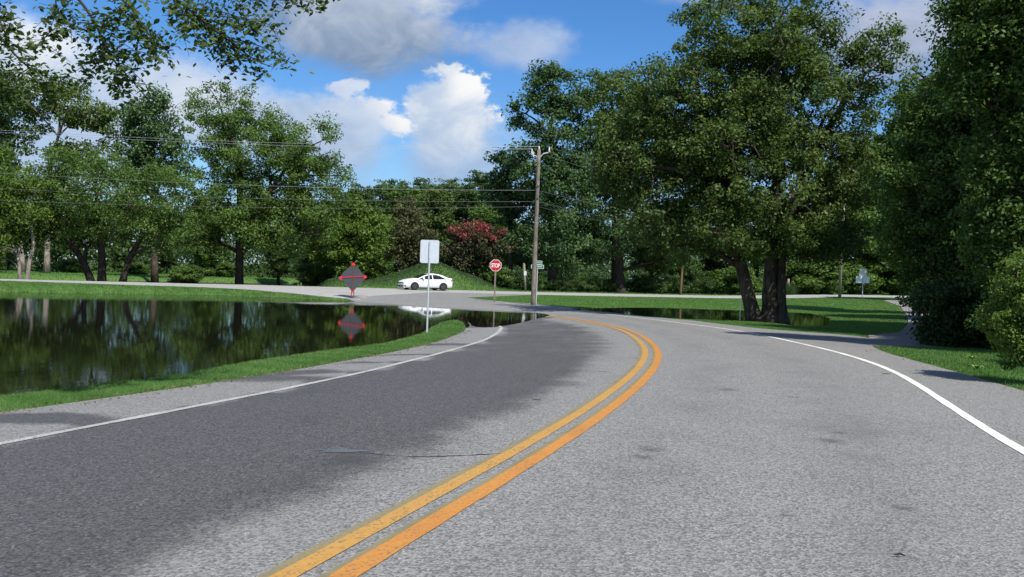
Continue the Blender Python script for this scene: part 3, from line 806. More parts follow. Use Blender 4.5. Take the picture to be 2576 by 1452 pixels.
# --- trees beyond the cross road, left
px_tree('spreading_tree', 'low wide tree with dark leaning trunks in flood water beyond the cross road', 70, (258, 712),
        [(240, 480, 190, 85), (100, 520, 130, 75), (390, 500, 130, 85), (270, 425, 120, 45), (170, 580, 130, 55), (420, 580, 100, 55), (330, 560, 120, 60)],
        [[(234, 712, .30), (212, 665, .26), (190, 630, .22), (140, 570, .14), (90, 520, .07)], [(256, 712, .32), (256, 640, .27), (248, 560, .2), (240, 470, .08)],
         [(306, 712, .28), (322, 660, .23), (345, 615, .18), (390, 540, .08)], [(212, 665, .18), (225, 610, .13), (300, 540, .06)]],
        .19, 360, 165, .9, 'leaf_mid', 'bark_dark', nmain=16, base_z=WL - .05, seed=21, tint0=.45)
px_tree('roadside_tree', 'leafy tree with a pale leaning trunk at the far left edge', 67, (62, 707),
        [(30, 520, 110, 70), (-70, 470, 120, 110), (-30, 590, 120, 60), (60, 450, 80, 45)],
        [[(66, 707, .17), (74, 660, .15), (84, 610, .13), (70, 530, .06)], [(50, 706, .14), (44, 640, .12), (0, 560, .06)]],
        .19, 200, 165, .9, 'leaf_light', 'bark_pale', nmain=9, base_z=WL - .05, seed=22, tint0=.35)
px_tree('broad_tree', 'tall broad bright green tree with a thick single trunk left of the diamond sign', 76, (602, 719),
        [(570, 290, 100, 80), (650, 380, 150, 100), (770, 380, 95, 100), (800, 480, 75, 100), (600, 510, 150, 90), (720, 560, 140, 75), (500, 400, 60, 60), (540, 590, 90, 50)],
        [[(602, 719, .36), (602, 660, .33), (604, 560, .30), (600, 430, .26), (570, 300, .1)], [(603, 600, .3), (680, 480, .2), (760, 370, .08)]],
        .21, 470, 180, .9, 'leaf_mid', 'bark_dark', nmain=16, base_z=G(*at(602, 719, 76)[:2]), seed=23, tint0=.55)
px_tree('tall_tree', 'tall airy tree with sky gaps and thin pale trunks at upper left', 90, (118, 690),
        [(95, 240, 105, 55), (220, 290, 75, 50), (30, 300, 80, 75), (190, 385, 60, 40), (0, 400, 50, 60), (255, 340, 40, 45)],
        [[(118, 692, .28), (120, 560, .24), (128, 420, .18), (150, 320, .12), (140, 230, .05)], [(60, 692, .25), (40, 540, .22), (20, 400, .15), (20, 300, .06)]],
        .34, 150, 100, 1.05, 'leaf_olive', 'bark_pale', nmain=10, seed=24, tint0=.6, shell=.3)
px_tree('tall_tree', 'slim tall tree with an open top behind the low wide tree', 88, (390, 694),
        [(365, 300, 60, 60), (415, 350, 55, 55), (345, 370, 60, 45), (402, 245, 26, 36), (425, 425, 48, 36), (340, 440, 60, 40)],
        [[(390, 694, .3), (388, 540, .24), (385, 400, .16), (390, 260, .05)]],
        .34, 130, 95, 1.0, 'leaf_blue', 'bark', nmain=9, seed=25, tint0=.6, shell=.3)
px_tree('leaning_tree', 'dark leafy tree at the left edge under the hanging twigs', 78, (-40, 700),
        [(-20, 270, 70, 70), (10, 210, 60, 35), (-60, 380, 90, 90)],
        [[(-40, 700, .3), (-38, 500, .25), (-25, 300, .1)]], .3, 90, 110, 1.0, 'leaf_dark', 'bark', nmain=7, seed=26, tint0=.5)

# --- middle distance: right of the gap
px_tree('tall_oak', 'tall narrow tree with a ragged top behind the utility pole', 93, (1390, 728),
        [(1390, 220, 58, 55), (1330, 285, 60, 55), (1405, 320, 72, 80), (1365, 430, 95, 75), (1430, 480, 100, 110), (1400, 600, 110, 90), (1460, 240, 30, 26)],
        [[(1390, 728, .5), (1390, 560, .42), (1388, 400, .28), (1390, 220, .08)]],
        .34, 330, 120, 1.05, 'leaf_blue', 'bark', nmain=14, seed=31, tint0=.45)
px_tree('big_trunk_tree', 'large dark tree with a massive mottled trunk between clipped shrubs', 96, (1556, 734),
        [(1540, 250, 95, 85), (1600, 380, 130, 130), (1520, 420, 90, 110), (1570, 560, 150, 80), (1480, 600, 70, 60), (1660, 600, 90, 60)],
        [[(1556, 734, .85), (1554, 700, .72), (1552, 620, .62), (1550, 480, .45), (1545, 280, .15)]],
        .34, 360, 120, 1.1, 'leaf_blue', 'bark_dark', nmain=14, seed=32, tint0=.35)
px_tree('slender_tree', 'smaller feathery tree left of the utility pole top', 98, (1285, 715),
        [(1275, 420, 38, 50), (1255, 480, 40, 45), (1300, 520, 60, 60)],
        [[(1285, 715, .25), (1284, 560, .2), (1275, 400, .06)]], .34, 100, 100, .95, 'leaf_blue', 'bark', nmain=8, seed=33)
px_tree('red_flowering_tree', 'crape myrtle with a dark red flowering crown behind the grassy mound', 90, (1190, 712),
        [(1195, 605, 62, 40), (1170, 640, 70, 40), (1230, 640, 50, 40)],
        [[(1190, 712, .14), (1180, 650, .1), (1170, 590, .04)], [(1195, 712, .12), (1215, 640, .08), (1225, 590, .03)]],
        .26, 110, 120, .8, 'leaf_plum', 'bark', nmain=8, seed=34)
fl = px_tree('red_blossom', 'x', 89.2, (1190, 712), [(1195, 580, 58, 17), (1225, 592, 34, 14), (1160, 592, 30, 12)], [[(1190, 712, .02), (1190, 600, .02)]], .24, 46, 60, .62, 'leaf_red', nmain=1, frac=0, seed=35, tint0=.75)
myr = [o for o in col.objects if o.name.startswith('red_flowering_tree')][0]
bl = [c for c in fl.children if c.name.startswith('crown')][0]; tk = [c for c in fl.children if c.name.startswith('trunk')][0]
off_ = Vector(fl.location) - Vector(myr.location)
bl.parent = myr; bl.location = off_; bl.name = 'blossom'
bpy.data.objects.remove(tk); bpy.data.objects.remove(fl)
px_tree('tan_tree', 'brownish half bare young tree behind the back of the rectangular sign', 88, (1035, 706),
        [(1030, 590, 50, 70), (1060, 620, 50, 50), (1000, 640, 45, 45), (1020, 530, 26, 40)],
        [[(1035, 706, .14), (1032, 640, .1), (1020, 520, .03)], [(1036, 700, .1), (1060, 600, .03)]],
        .26, 130, 75, .8, 'leaf_tan', 'bark', nmain=12, frac=.9, seed=36)
px_tree('maple_tree', 'bright green rounded tree right behind the diamond sign', 84, (885, 712),
        [(860, 560, 70, 60), (920, 590, 60, 65), (880, 650, 70, 40), (820, 620, 50, 50)],
        [[(885, 712, .25), (885, 620, .18), (880, 540, .06)]], .3, 170, 120, .95, 'leaf_light', 'bark_dark', nmain=9, seed=37, tint0=.4)

# --- the dark trees along the drive on the right
px_tree('drive_tree', 'tall dark tree overhanging the side drive from the right', 33, (2440, 812),
        [(2390, 300, 140, 150), (2330, 500, 100, 130), (2460, 520, 150, 190), (2370, 680, 110, 100), (2500, 250, 150, 170), (2290, 600, 55, 60), (2480, 700, 140, 110), (2540, 80, 120, 100)],
        [[(2440, 835, .36), (2440, 700, .3), (2430, 500, .24), (2420, 300, .12), (2410, 180, .05)]],
        .145, 520, 190, .60, 'leaf_mid', 'bark_dark', nmain=18, seed=41, tint0=.35)
px_tree('near_drive_tree', 'near dark leafy tree filling the upper right corner', 23, (2640, 880),
        [(2560, 120, 150, 190), (2600, 380, 140, 190), (2530, 560, 90, 120), (2480, 20, 110, 70), (2600, 640, 130, 140), (2420, 200, 60, 70)],
        [[(2640, 905, .30), (2635, 700, .26), (2620, 450, .2), (2590, 200, .1), (2570, 60, .04)]],
        .115, 480, 180, .48, 'leaf_mid', 'bark_dark', nmain=16, seed=42, tint0=.3)
px_tree('far_drive_tree', 'green tree at the far end of the side drive beside the wires', 62, (2330, 770),
        [(2290, 420, 80, 140), (2330, 300, 90, 100), (2260, 580, 60, 80), (2350, 620, 80, 90)],
        [[(2330, 775, .3), (2325, 600, .25), (2310, 400, .12), (2310, 280, .05)]],
        .24, 260, 150, .85, 'leaf_mid', 'bark', nmain=12, seed=43, tint0=.45)
px_tree('understorey_bush', 'dark dense bush under the trees at the right edge of the side drive', 25.5, (2420, 880),
        [(2400, 800, 70, 70), (2470, 800, 90, 90), (2360, 845, 40, 40), (2540, 800, 80, 100), (2330, 760, 40, 30)],
        [[(2420, 884, .08), (2415, 820, .05), (2400, 760, .02)], [(2430, 884, .07), (2460, 800, .03)]],
        .11, 220, 170, .36, 'leaf_dark', 'bark_dark', cat='bush', nmain=10, seed=44, tint0=.3)
px_tree('sunlit_bush', 'sunlit yellow green bush at the right edge of the photo', 15, (2600, 950),
        [(2568, 755, 66, 92), (2528, 825, 42, 55), (2600, 850, 80, 80), (2620, 680, 60, 70)],
        [[(2600, 960, .04), (2590, 840, .03), (2570, 720, .01)], [(2602, 960, .04), (2560, 860, .02), (2530, 810, .01)]],
        .055, 230, 130, .20, 'leaf_light', 'bark', cat='bush', nmain=16, frac=.8, seed=45, tint0=.5)

# --- shared background trees: four prototypes, each copied
protos = {}
def proto(key, **kw):
    protos[key] = gen_tree(**kw)
proto('round', trunks=[[(0, 0, 0, .32), (0, .05, 3, .26), (.1, 0, 6, .2), (0, 0, 10, .06)]], ells=[(0, 0, 8.5, 4.2, 4.2, 4.6), (1.6, -.8, 6.5, 3.0, 3, 3), (-1.8, .3, 6.8, 2.8, 2.8, 2.8), (.4, 0, 11.5, 2.4, 2.4, 2.2)], leaf=.36, nclump=190, per=100, crad=1.05, mat='leaf_mid', bark='bark_dark', seed=51)
proto('oval', trunks=[[(0, 0, 0, .35), (.1, 0, 4, .3), (0, .1, 8, .22), (0, 0, 13, .06)]], ells=[(0, 0, 9.5, 3.2, 3.2, 4.2), (.9, 0, 12.3, 2.3, 2.3, 2.4), (-1.4, .5, 7, 2.4, 2.4, 2.6), (1.5, -.6, 6, 2.2, 2.2, 2.5), (0, -.5, 4.2, 2.6, 2.6, 2)], leaf=.36, nclump=190, per=100, crad=1.0, mat='leaf_dark', bark='bark_dark', seed=52)
proto('pine', trunks=[[(0, 0, 0, .28), (.05, 0, 6, .23), (0, 0, 12, .15), (0, 0, 17, .04)]], ells=[(0, 0, 14.5, 2.4, 2.4, 2.6), (.8, 0, 12, 2.6, 2.4, 1.6), (-.9, .3, 10, 2.4, 2.2, 1.4), (.3, -.3, 8, 2.2, 2.0, 1.2)], leaf=.34, nclump=150, per=90, crad=.8, mat='leaf_blue', bark='wood_brown', flat=.5, seed=53)
proto('shrub', trunks=[[(0, 0, 0, .06), (.1, 0, .8, .05), (.2, .1, 1.8, .02)], [(0, 0, 0, .06), (-.2, 0, .8, .04), (-.4, .1, 1.6, .02)]], ells=[(0, 0, 1.3, 1.7, 1.5, 1.2), (.9, .2, 1.0, 1.1, 1.1, .9), (-1, 0, .9, 1.1, 1.1, .9)], leaf=.2, nclump=110, per=90, crad=.42, mat='leaf_mid', bark='bark_dark', nmain=8, seed=54)
proto('hedge', trunks=[[(0, 0, 0, .05), (0, 0, .9, .03)]], ells=[(0, 0, .95, 1.9, 1.4, .95), (1.2, 0, .8, 1.1, 1.1, .75), (-1.2, 0, .8, 1.1, 1.1, .75)], leaf=.14, nclump=130, per=90, crad=.36, mat='leaf_dark', bark='bark_dark', nmain=6, seed=55)
proto('snag', trunks=[[(0, 0, 0, .22), (.05, 0, 4, .2), (0, 0, 8, .14), (.1, 0, 13, .05)]], ells=[(0, 0, 9, 2.6, 2.6, 4.2), (.6, 0, 5.5, 2.2, 2.2, 2.2), (-.5, .2, 12, 1.6, 1.6, 1.8)], leaf=.34, nclump=120, per=80, crad=.9, mat='leaf_olive', bark='bark', nmain=12, frac=.8, seed=56)
HT = {'round': 13.6, 'oval': 14.6, 'pine': 17, 'shrub': 2.5, 'hedge': 1.9, 'snag': 13.8}
def bg_tree(kind, px, top, d, label, name='background_tree', wide=1.0, cat='tree', group='trees beyond the cross road', rot=None):
    b = at(px, 700, d); z = G(b[0], b[1]); h = at(px, top, d)[2] - z
    s = h / HT[kind]
    tm, cm = protos[kind]
    place_tree(name, label, (b[0], b[1], z - .08), tm, cm, cat, group, random.uniform(0, 6.28) if rot is None else rot, (s * wide, s * wide, s))
bgl = [
    ('oval', 900, 462, 112, 'rounded dark tree just right of the broad bright green tree', 1.0),
    ('pine', 962, 452, 128, 'leftmost pine of the distant tree line under the sky gap', 1.2),
    ('round', 1010, 458, 122, 'leafy tree in the distant line above the white car', 1.0),
    ('pine', 1062, 450, 130, 'pine in the distant line above the back of the rectangular sign', 1.25),
    ('snag', 1092, 470, 112, 'thin olive tree with bare branches in the distant tree line', 1.1),
    ('pine', 1120, 450, 132, 'pine with a domed top right of the thin bare branched tree', 1.25),
    ('oval', 1165, 462, 120, 'dark tree in the distant line above the red flowering tree', 1.0),
    ('pine', 1206, 432, 124, 'tallest pine of the distant line left of the utility pole', 1.3),
    ('round', 1245, 500, 108, 'leafy tree behind the stop sign and red flowering tree', 1.0),
    ('round', 960, 540, 100, 'dark leafy tree between the maple and the brownish tree', .9),
    ('oval', 780, 540, 96, 'dark tree in the shade right of the thick single trunk', 1.1),
    ('oval', 700, 560, 100, 'shaded tree behind the thick single trunk in the park', 1.1),
    ('round', 520, 560, 104, 'shaded park tree left of the thick single trunk', 1.2),
    ('oval', 420, 580, 110, 'park tree seen between the leaning trunks and the thick trunk', 1.2),
    ('round', 140, 560, 108, 'dark tree behind the pale leaning trunk at left', 1.2),
    ('round', 20, 570, 100, 'dark tree at the far left edge behind the park grass', 1.2),
    ('oval', 300, 600, 112, 'dark tree behind the three leaning trunks', 1.3),
    ('round', 1320, 560, 102, 'leafy tree directly behind the lower utility pole', 1.0),
    ('oval', 1700, 500, 104, 'dark tree behind the short leaning wooden pole', 1.2),
    ('round', 1640, 560, 99, 'leafy tree left of the short leaning wooden pole', 1.0),
    ('oval', 1800, 480, 108, 'dark tree seen behind the left trunk of the shade tree', 1.3),
    ('round', 1900, 470, 112, 'dark tree seen behind the middle of the shade tree', 1.3),
    ('oval', 2020, 460, 116, 'leafy tree right of the shade tree trunks', 1.3),
    ('round', 2110, 430, 116, 'green tree behind the pair of signs far right', 1.1),
    ('oval', 2190, 330, 119, 'tall sunlit tree seen in the gap left of the dark drive trees', 1.0),
    ('round', 2250, 450, 118, 'green tree over the far end of the side drive', 1.0),
    ('oval', 2360, 400, 88, 'dark tree behind the side drive trees', 1.1),
]
for kd, px, top, d, lb, wd in bgl: bg_tree(kd, px, top, d, lb, wide=wd)
shl = [
    ('hedge', 1425, 693, 92, 'dark clipped shrub just right of the utility pole', 1.15, 'hedge_shrub'),
    ('hedge', 1482, 692, 94, 'dark clipped shrub left of the massive mottled trunk', 1.1, 'hedge_shrub'),
    ('hedge', 1535, 700, 96, 'small dark shrub against the left side of the massive trunk', .9, 'hedge_shrub'),
    ('hedge', 1625, 690, 98, 'dark clipped shrub right of the massive mottled trunk', 1.2, 'hedge_shrub'),
    ('hedge', 1690, 690, 101, 'dark clipped shrub behind the short leaning wooden pole', 1.1, 'hedge_shrub'),
    ('hedge', 1750, 692, 103, 'dark clipped shrub at the right end of the shrub row', 1.1, 'hedge_shrub'),
    ('hedge', 1300, 675, 90, 'dark shrub behind the short wooden post with a plate', 1.0, 'hedge_shrub'),
    ('shrub', 2035, 655, 109, 'vine covered shrub right of the shade tree trunks', 1.4, 'shrub'),
    ('shrub', 2085, 650, 112, 'tall leafy shrub left of the pair of far signs', 1.3, 'shrub'),
    ('shrub', 2140, 650, 115, 'dark shrub right behind the pair of far signs', 1.3, 'shrub'),
    ('shrub', 2205, 640, 118, 'dark shrub between the far signs and the side drive', 1.4, 'shrub'),
    ('shrub', 1840, 670, 103, 'leafy shrub behind the left trunk of the shade tree', 1.3, 'shrub'),
    ('shrub', 790, 660, 86, 'leafy shrub left of the vine covered bank', 1.2, 'shrub'),
    ('shrub', 945, 655, 86, 'leafy shrub between the diamond sign and the brownish tree', 1.1, 'shrub'),
    ('shrub', 1240, 665, 90, 'dark shrub right behind the stop sign', 1.1, 'shrub'),
    ('shrub', 470, 665, 92, 'low shrub with drooping branches on the park grass', 1.3, 'shrub'),
    ('shrub', 180, 650, 98, 'green shrub between the leftmost trunks in the park', 1.4, 'shrub'),
    ('shrub', 560, 655, 104, 'green shrub left of the thick single trunk', 1.5, 'shrub'),
    ('shrub', 340, 660, 100, 'green shrub right of the leaning trunks in the park', 1.4, 'shrub'),
]
for kd, px, top, d, lb, wd, nm in shl: bg_tree(kd, px, top, d, lb, nm, wd, 'shrub', 'shrubs beyond the cross road')

# off-picture trees to the right carry the shade over the drive, and close the view behind
for (x, y, h, kd, lb) in ((19.5, 19.5, 16, 'oval', 'unseen leafy tree added for shade just outside the right edge beyond the sunlit bush'), (25, 31, 18, 'round', 'unseen tall tree added for shade behind the dark trees of the side drive'), (20, 27, 16, 'oval', 'dark tree behind the near tree at the right edge'),  # first two: unseen, added to block the sun on the drive trees
                          (22.5, 38, 16, 'round', 'tree behind the tall dark tree of the side drive'), (28, 50, 15, 'oval', 'tree on the right side of the side drive far end')):
    tm, cm = protos[kd]; s = h / HT[kd]
    place_tree('drive_side_tree', lb, (x, y, G(x, y) - .08), tm, cm, 'tree', 'trees along the side drive', random.uniform(0, 6.28), (s, s, s))

for (x, y, h, lb) in ((12.6, 18.5, 1.7, 'low shrub behind the sunlit bush at the right edge'), (15.5, 15.5, 2.3, 'shrub just outside the right edge'), (15.5, 22.5, 2.4, 'shrub under the near dark tree at the right'), (17.5, 29, 2.6, 'shrub under the tall dark tree of the side drive'), (19.5, 24.5, 2.6, 'shrub in the shade behind the near dark tree'), (24, 36, 2.8, 'shrub deep in the shade of the side drive trees'), (21, 17, 2.6, 'shrub further outside the right edge')):
    tm, cm = protos['shrub']; s = h / HT['shrub']
    place_tree('shrub', lb, (x, y, G(x, y) - .05), tm, cm, 'shrub', 'shrubs under the side drive trees', random.uniform(0, 6.28), (s * 1.2, s * 1.2, s))

# far wood behind everything: one mass
Cw = []
for s in np.arange(-80, 190, 2.0):
    for row in range(3):
        n = 52 + row * 8 + RNG.uniform(-3, 3); p = FR(s + RNG.uniform(-1, 1), n)
        hh = 9.6 + 2.4 * math.sin(s * .21 + row) + RNG.uniform(-1.5, 1.5)
        for q in range(8): Cw.append((p[0] + RNG.normal(0, 1.5), p[1] + RNG.normal(0, 1.5), hh * (q + .2) / 7.4))
    for row in range(2):
        p = FR(s + RNG.uniform(-1, 1), 38 + row * 6 + RNG.uniform(-2, 2))
        if s > 20 or row:
            for q in range(3): Cw.append((p[0] + RNG.normal(0, 1.2), p[1] + RNG.normal(0, 1.2), .5 + 1.3 * q))
Cw = np.array(Cw); V, F, tn = clump_leaves(Cw, RNG.uniform(1.3, 2.3, len(Cw)), 37, .58, np.clip(RNG.normal(.35, .15, len(Cw)), 0, 1))
tag(link('far_woodland', mesh_np('far_woodland', V, F, M['leaf_dark'], fattr={'tint': tn})), 'dark far woodland closing the view behind the trees', 'woodland', kind='stuff')

# vine leaves over the mounds
pts = []
for (mx, my, ra, rb, h) in MOUNDS:
    n = int(9000 * ra * rb / 6); u = RNG.normal(0, .75, n) * ra; v = RNG.normal(0, .75, n) * rb
    pts.append(np.c_[mx + u * ROAD_DIR[0] + v * ROAD_N[0], my + u * ROAD_DIR[1] + v * ROAD_N[1]])
pts = np.vstack(pts); nn = (pts - FAR0) @ ROAD_N; pts = pts[nn > .9]
Z = Gv(pts[:, 0], pts[:, 1]) + RNG.uniform(.0, .22, len(pts))
Nn = RNG.normal(size=(len(pts), 3)) * .6 + np.array([0, -.2, .8])
V, F, tn = leaves(np.c_[pts, Z], Nn, RNG.uniform(.05, .12, len(pts)), np.clip(RNG.normal(.5, .22, len(pts)), 0, 1), .7)
tag(link('vine_cover', mesh_np('vine_cover', V, F, M['kudzu'], fattr={'tint': tn})), 'green vines and weeds covering the roadside mound', 'vines', kind='stuff')

# grass blades, thinning out with distance
def blades(P, Hh, Wd, lean=.5):
    n = len(P); a = RNG.uniform(0, 6.283, n); z = Gv(P[:, 0], P[:, 1])
    dx, dy = np.cos(a) * Wd / 2, np.sin(a) * Wd / 2
    la = RNG.uniform(0, 6.283, n); ll = Hh * lean * RNG.random(n)
    A = np.c_[P[:, 0] - dx, P[:, 1] - dy, z - .01]; B = np.c_[P[:, 0] + dx, P[:, 1] + dy, z - .01]
    T = np.c_[P[:, 0] + np.cos(la) * ll, P[:, 1] + np.sin(la) * ll, z + Hh]
    return np.stack([A, B, T], 1).reshape(-1, 3), np.arange(3 * n).reshape(n, 3)
OUT = np.array(outline); XR = np.array(xr)
def paved(X, Y): return np.minimum.reduce([sdf(OUT, X, Y), sdf(XR, X, Y), sdf(DRIVE, X, Y)])
def grass_obj(name, label, cond, N, d0, d1, hscale, wk=.0011, az=(-.62, .62), shore_tall=.9):
    dd = np.exp(RNG.uniform(math.log(d0), math.log(d1), N)); aa = RNG.uniform(*az, N)
    X, Y = dd * np.sin(aa), dd * np.cos(aa)
    sp = paved(X, Y); so = shore_d(X, Y)
    k = (sp > RNG.uniform(-.05, .22, N) + .06 * np.sin(X * 5 + Y * 3.1)) & (so > -.12) & cond(X, Y, sp, so)
    X, Y, dd, so, sp = X[k], Y[k], dd[k], so[k], sp[k]
    Hh = hscale * RNG.uniform(.5, 1.4, len(X)) * (1 + shore_tall * np.exp(-np.maximum(so, 0) / .35)) * np.clip(.55 + sp * 1.6, .5, 1)
    V, F = blades(np.c_[X, Y], Hh, np.maximum(.005, wk * dd) * RNG.uniform(.7, 1.4, len(X)))
    pt = .5 + .20 * np.sin(X * 2.1 + 1.3 * np.sin(Y * 1.7)) * np.sin(Y * 1.3 + X * .6) + .12 * np.sin(X * 7 + Y * 5.3)
    tn = np.clip(RNG.normal(0, .2, len(X)) + pt, 0, 1)
    tall = RNG.random(len(X)) < .006; V = V.reshape(-1, 3, 3); V[tall, 2, 2] += RNG.uniform(.3, 1.2, tall.sum()) * hscale; V = V.reshape(-1, 3)
    return tag(link(name, mesh_np(name, V, F, M['grass'], fattr={'tint': tn})), label, 'grass', kind='stuff')
grass_obj('verge_grass', 'bright green grass strip between the pond and the paved shoulder', lambda X, Y, sp, so: (Y < 42) & (X < 0) & (so < 6), 900000, 8.5, 42, .042, .0011, (-.60, .02), .25)
grass_obj('verge_grass', 'sunlit grass verge right of the road in front of the bush', lambda X, Y, sp, so: (X > 4) & (Y < 30), 240000, 9, 32, .05, .0010, (.28, .66))
grass_obj('lawn_grass', 'bright green lawn around the flooded patch between the two roads', lambda X, Y, sp, so: (X > -6) & (Y > 26) & (((X - FAR0[0]) * ROAD_N[0] + (Y - FAR0[1]) * ROAD_N[1]) < -7), 620000, 26, 110, .035, .0012, (-.08, .60), 0)
grass_obj('roadside_grass', 'grass bank between the pond and the cross road', lambda X, Y, sp, so: (Y > 38) & (X < -5) & (so < 14), 420000, 40, 75, .06, .0012, (-.62, -.08), .3)
grass_obj('park_grass', 'mown park grass beyond the cross road', lambda X, Y, sp, so: (((X - FAR0[0]) * ROAD_N[0] + (Y - FAR0[1]) * ROAD_N[1]) > .8), 200000, 55, 140, .10, .0013)

# brown leaf litter along the left pavement edge and right shoulder
def litter(curve, n, spread, off, ylim, name, label):
    i = RNG.integers(0, len(curve), n); N = normals2(curve)
    p = curve[i] + N[i] * (off + RNG.normal(0, spread, n))[:, None] + RNG.normal(0, .2, (n, 2))
    p = p[(p[:, 1] > 5) & (p[:, 1] < ylim)]; m_ = len(p)
    z = Gv(p[:, 0], p[:, 1]) + ZP + .012
    V, F, tn = leaves(np.c_[p, z], RNG.normal(size=(m_, 3)) * .25 + np.array([0, 0, 1]), RNG.uniform(.02, .065, m_), RNG.random(m_), .5)
    tag(link(name, mesh_np(name, V, F, M['litter'], fattr={'tint': tn})), label, 'leaf litter', kind='stuff')
litter(le_c, 1500, .05, -.03, 32, 'leaf_litter', 'brown leaf litter along the left pavement edge')
litter(re_c, 700, .22, -.1, 24, 'leaf_litter', 'dry leaf scraps along the right gravel shoulder')

# --- tree standing left of the camera: only its hanging twigs enter the picture
def hanging_tree():
    global RNG
    RNG = np.random.default_rng(61); random.seed(61)
    base = np.array([-9.4, 6.0, G(-9.4, 6.0) - .05])
    t_ = thing('overhanging_tree', 'tree at left whose leafy twigs hang into the top left of the sky', 'tree', base)
    tb = MB(); tb.tube(spline3([(0, 0, 0), (.1, .1, 2.5), (.5, .5, 5), (.8, .9, 8)], 10), np.linspace(.34, .16, 11), 10, True, .05)
    tb.obj('trunk', M['bark_dark'], t_, smooth=True)
    # boughs: (picture path, distance)
    boughs = [([(-330, -330), (60, -190), (330, -90), (470, 20), (560, 90), (640, 150), (690, 170)], 11.5),
              ([(-300, -260), (80, -120), (190, -10), (240, 60), (270, 130), (320, 190), (385, 265)], 10.5),
              ([(-320, -200), (-60, 30), (50, 150), (110, 190), (180, 215)], 12.5),
              ([(60, -260), (300, -120), (560, -60), (700, -20), (800, 5)], 12.0),
              ([(-200, -200), (-60, -20), (0, 60), (20, 100)], 10.0)]
    # side twigs: picture start, end, distance
    twigs = [((470, 20), (655, 60), 11.3), ((500, 40), (700, 75), 11.6), ((560, 90), (735, 160), 11.4), ((540, 75), (650, 185), 11.4), ((470, 20), (620, 175), 11.6), ((430, -10), (500, 105), 11.2),
             ((430, -10), (455, 70), 11.4), ((600, 60), (690, 70), 11.8), ((520, 60), (590, 165), 11.5), ((480, 30), (560, 140), 11.3),
             ((190, -10), (140, 60), 10.4), ((240, 60), (180, 110), 10.6), ((240, 60), (340, 130), 10.3), ((270, 130), (390, 140), 10.4), ((270, 130), (250, 200), 10.7), ((320, 190), (310, 240), 10.5), ((150, 70), (100, 120), 10.5),
             ((220, 40), (300, 60), 10.6), ((300, 160), (370, 215), 10.4), ((250, 100), (190, 180), 10.6), ((330, 40), (430, 160), 10.8), ((300, -10), (380, 110), 10.6), ((340, 60), (400, 120), 10.7), ((270, -60), (350, 70), 10.7), ((140, -10), (120, 90), 10.6),
             ((60, 180), (120, 190), 12.3), ((60, 180), (20, 240), 12.4), ((130, 200), (110, 240), 12.6), ((0, 110), (60, 150), 12.2), ((0, 170), (30, 230), 12.5), ((150, 205), (230, 215), 12.5),
             ((560, -60), (640, 10), 11.9), ((620, -40), (760, 5), 12.1), ((700, -20), (825, 8), 12.0), ((640, -40), (715, 22), 12.0), ((420, -90), (520, 20), 11.8), ((520, -70), (610, 20), 11.8),
             ((-40, 0), (15, 30), 10.1), ((-30, 20), (18, 75), 10.0), ((-60, 60), (30, 105), 10.2)]
    bm_ = MB(); anchor = base + np.array([.8, .9, 7.6])
    leafC, leafN, leafS = [], [], []
    def add_leaf(p, droop):
        leafC.append(p + RNG.normal(0, .035, 3) + np.array([0, 0, -.03])); leafS.append(RNG.uniform(.065, .11))
        leafN.append(np.array([RNG.normal(0, .5), RNG.normal(0, .5) - .25, .55]))
    for path, d in boughs:
        w = [at(x, y, d + RNG.normal(0, .12)) - base for x, y in path]
        pts = spline3([anchor - base] + w, 30); rad = np.linspace(.032, .004, len(pts))
        bm_.tube(pts, rad, 6, False)
        for q in pts[16:]:
            for _ in range(5): add_leaf(q + RNG.normal(0, .10, 3), .1)
    for (s_, e_, d) in twigs:
        a = at(*s_, d) - base; b = at(*e_, d + RNG.normal(0, .25)) - base
        m_ = (a + b) / 2 + np.array([RNG.normal(0, .04), RNG.normal(0, .1), .06])
        pts = spline3([a, m_, b], 12); bm_.tube(pts, np.linspace(.009, .003, len(pts)), 4, False)
        L = np.linalg.norm(b - a); side = RNG.normal(size=3)
        for q in pts[1:]:
            for _ in range(max(3, int(8 * L))): add_leaf(q + RNG.normal(0, .085, 3) * np.array([1, 1.6, .8]), .1)
        for _ in range(6):       # small spurs
            q = pts[RNG.integers(2, 12)]; e = q + np.array([RNG.normal(0, .14), RNG.normal(0, .2), -abs(RNG.normal(0, .14))])
            bm_.tube([q, (q + e) / 2, e], [.004, .003, .002], 3, False)
            for f in np.linspace(.2, 1, 7): add_leaf(q + (e - q) * f, .1)
    # unseen upper crown of the same tree
    cc = crown_points([(.6, .2, 9.6, 3.0, 2.8, 2.0)], 60, .4) 
    bm_.obj('branches', M['bark_dark'], t_, smooth=True)
    Lc = np.array(leafC); Ln = np.array(leafN); Ls = np.array(leafS)
    # the 300 largest single leaves are parts of their own
    scr = Ls / (Lc[:, 1] + base[1]); order = np.argsort(-scr)
    vis = []
    for j in order:
        p = Lc[j] + base - CAM; f = p @ _F; sx = CX + FPX * (p @ _R) / f; sy = CY - FPX * (p @ _U) / f
        if -10 < sx < 2576 and -5 < sy < 600: vis.append(j)
        if len(vis) == 300: break
    vs_ = np.array([(-.5, 0, 0), (-.28, .2, .05), (.05, .27, .06), (.32, .15, .03), (.55, 0, -.06), (.32, -.15, .03), (.05, -.27, .06), (-.28, -.2, .05)])
    lms = []
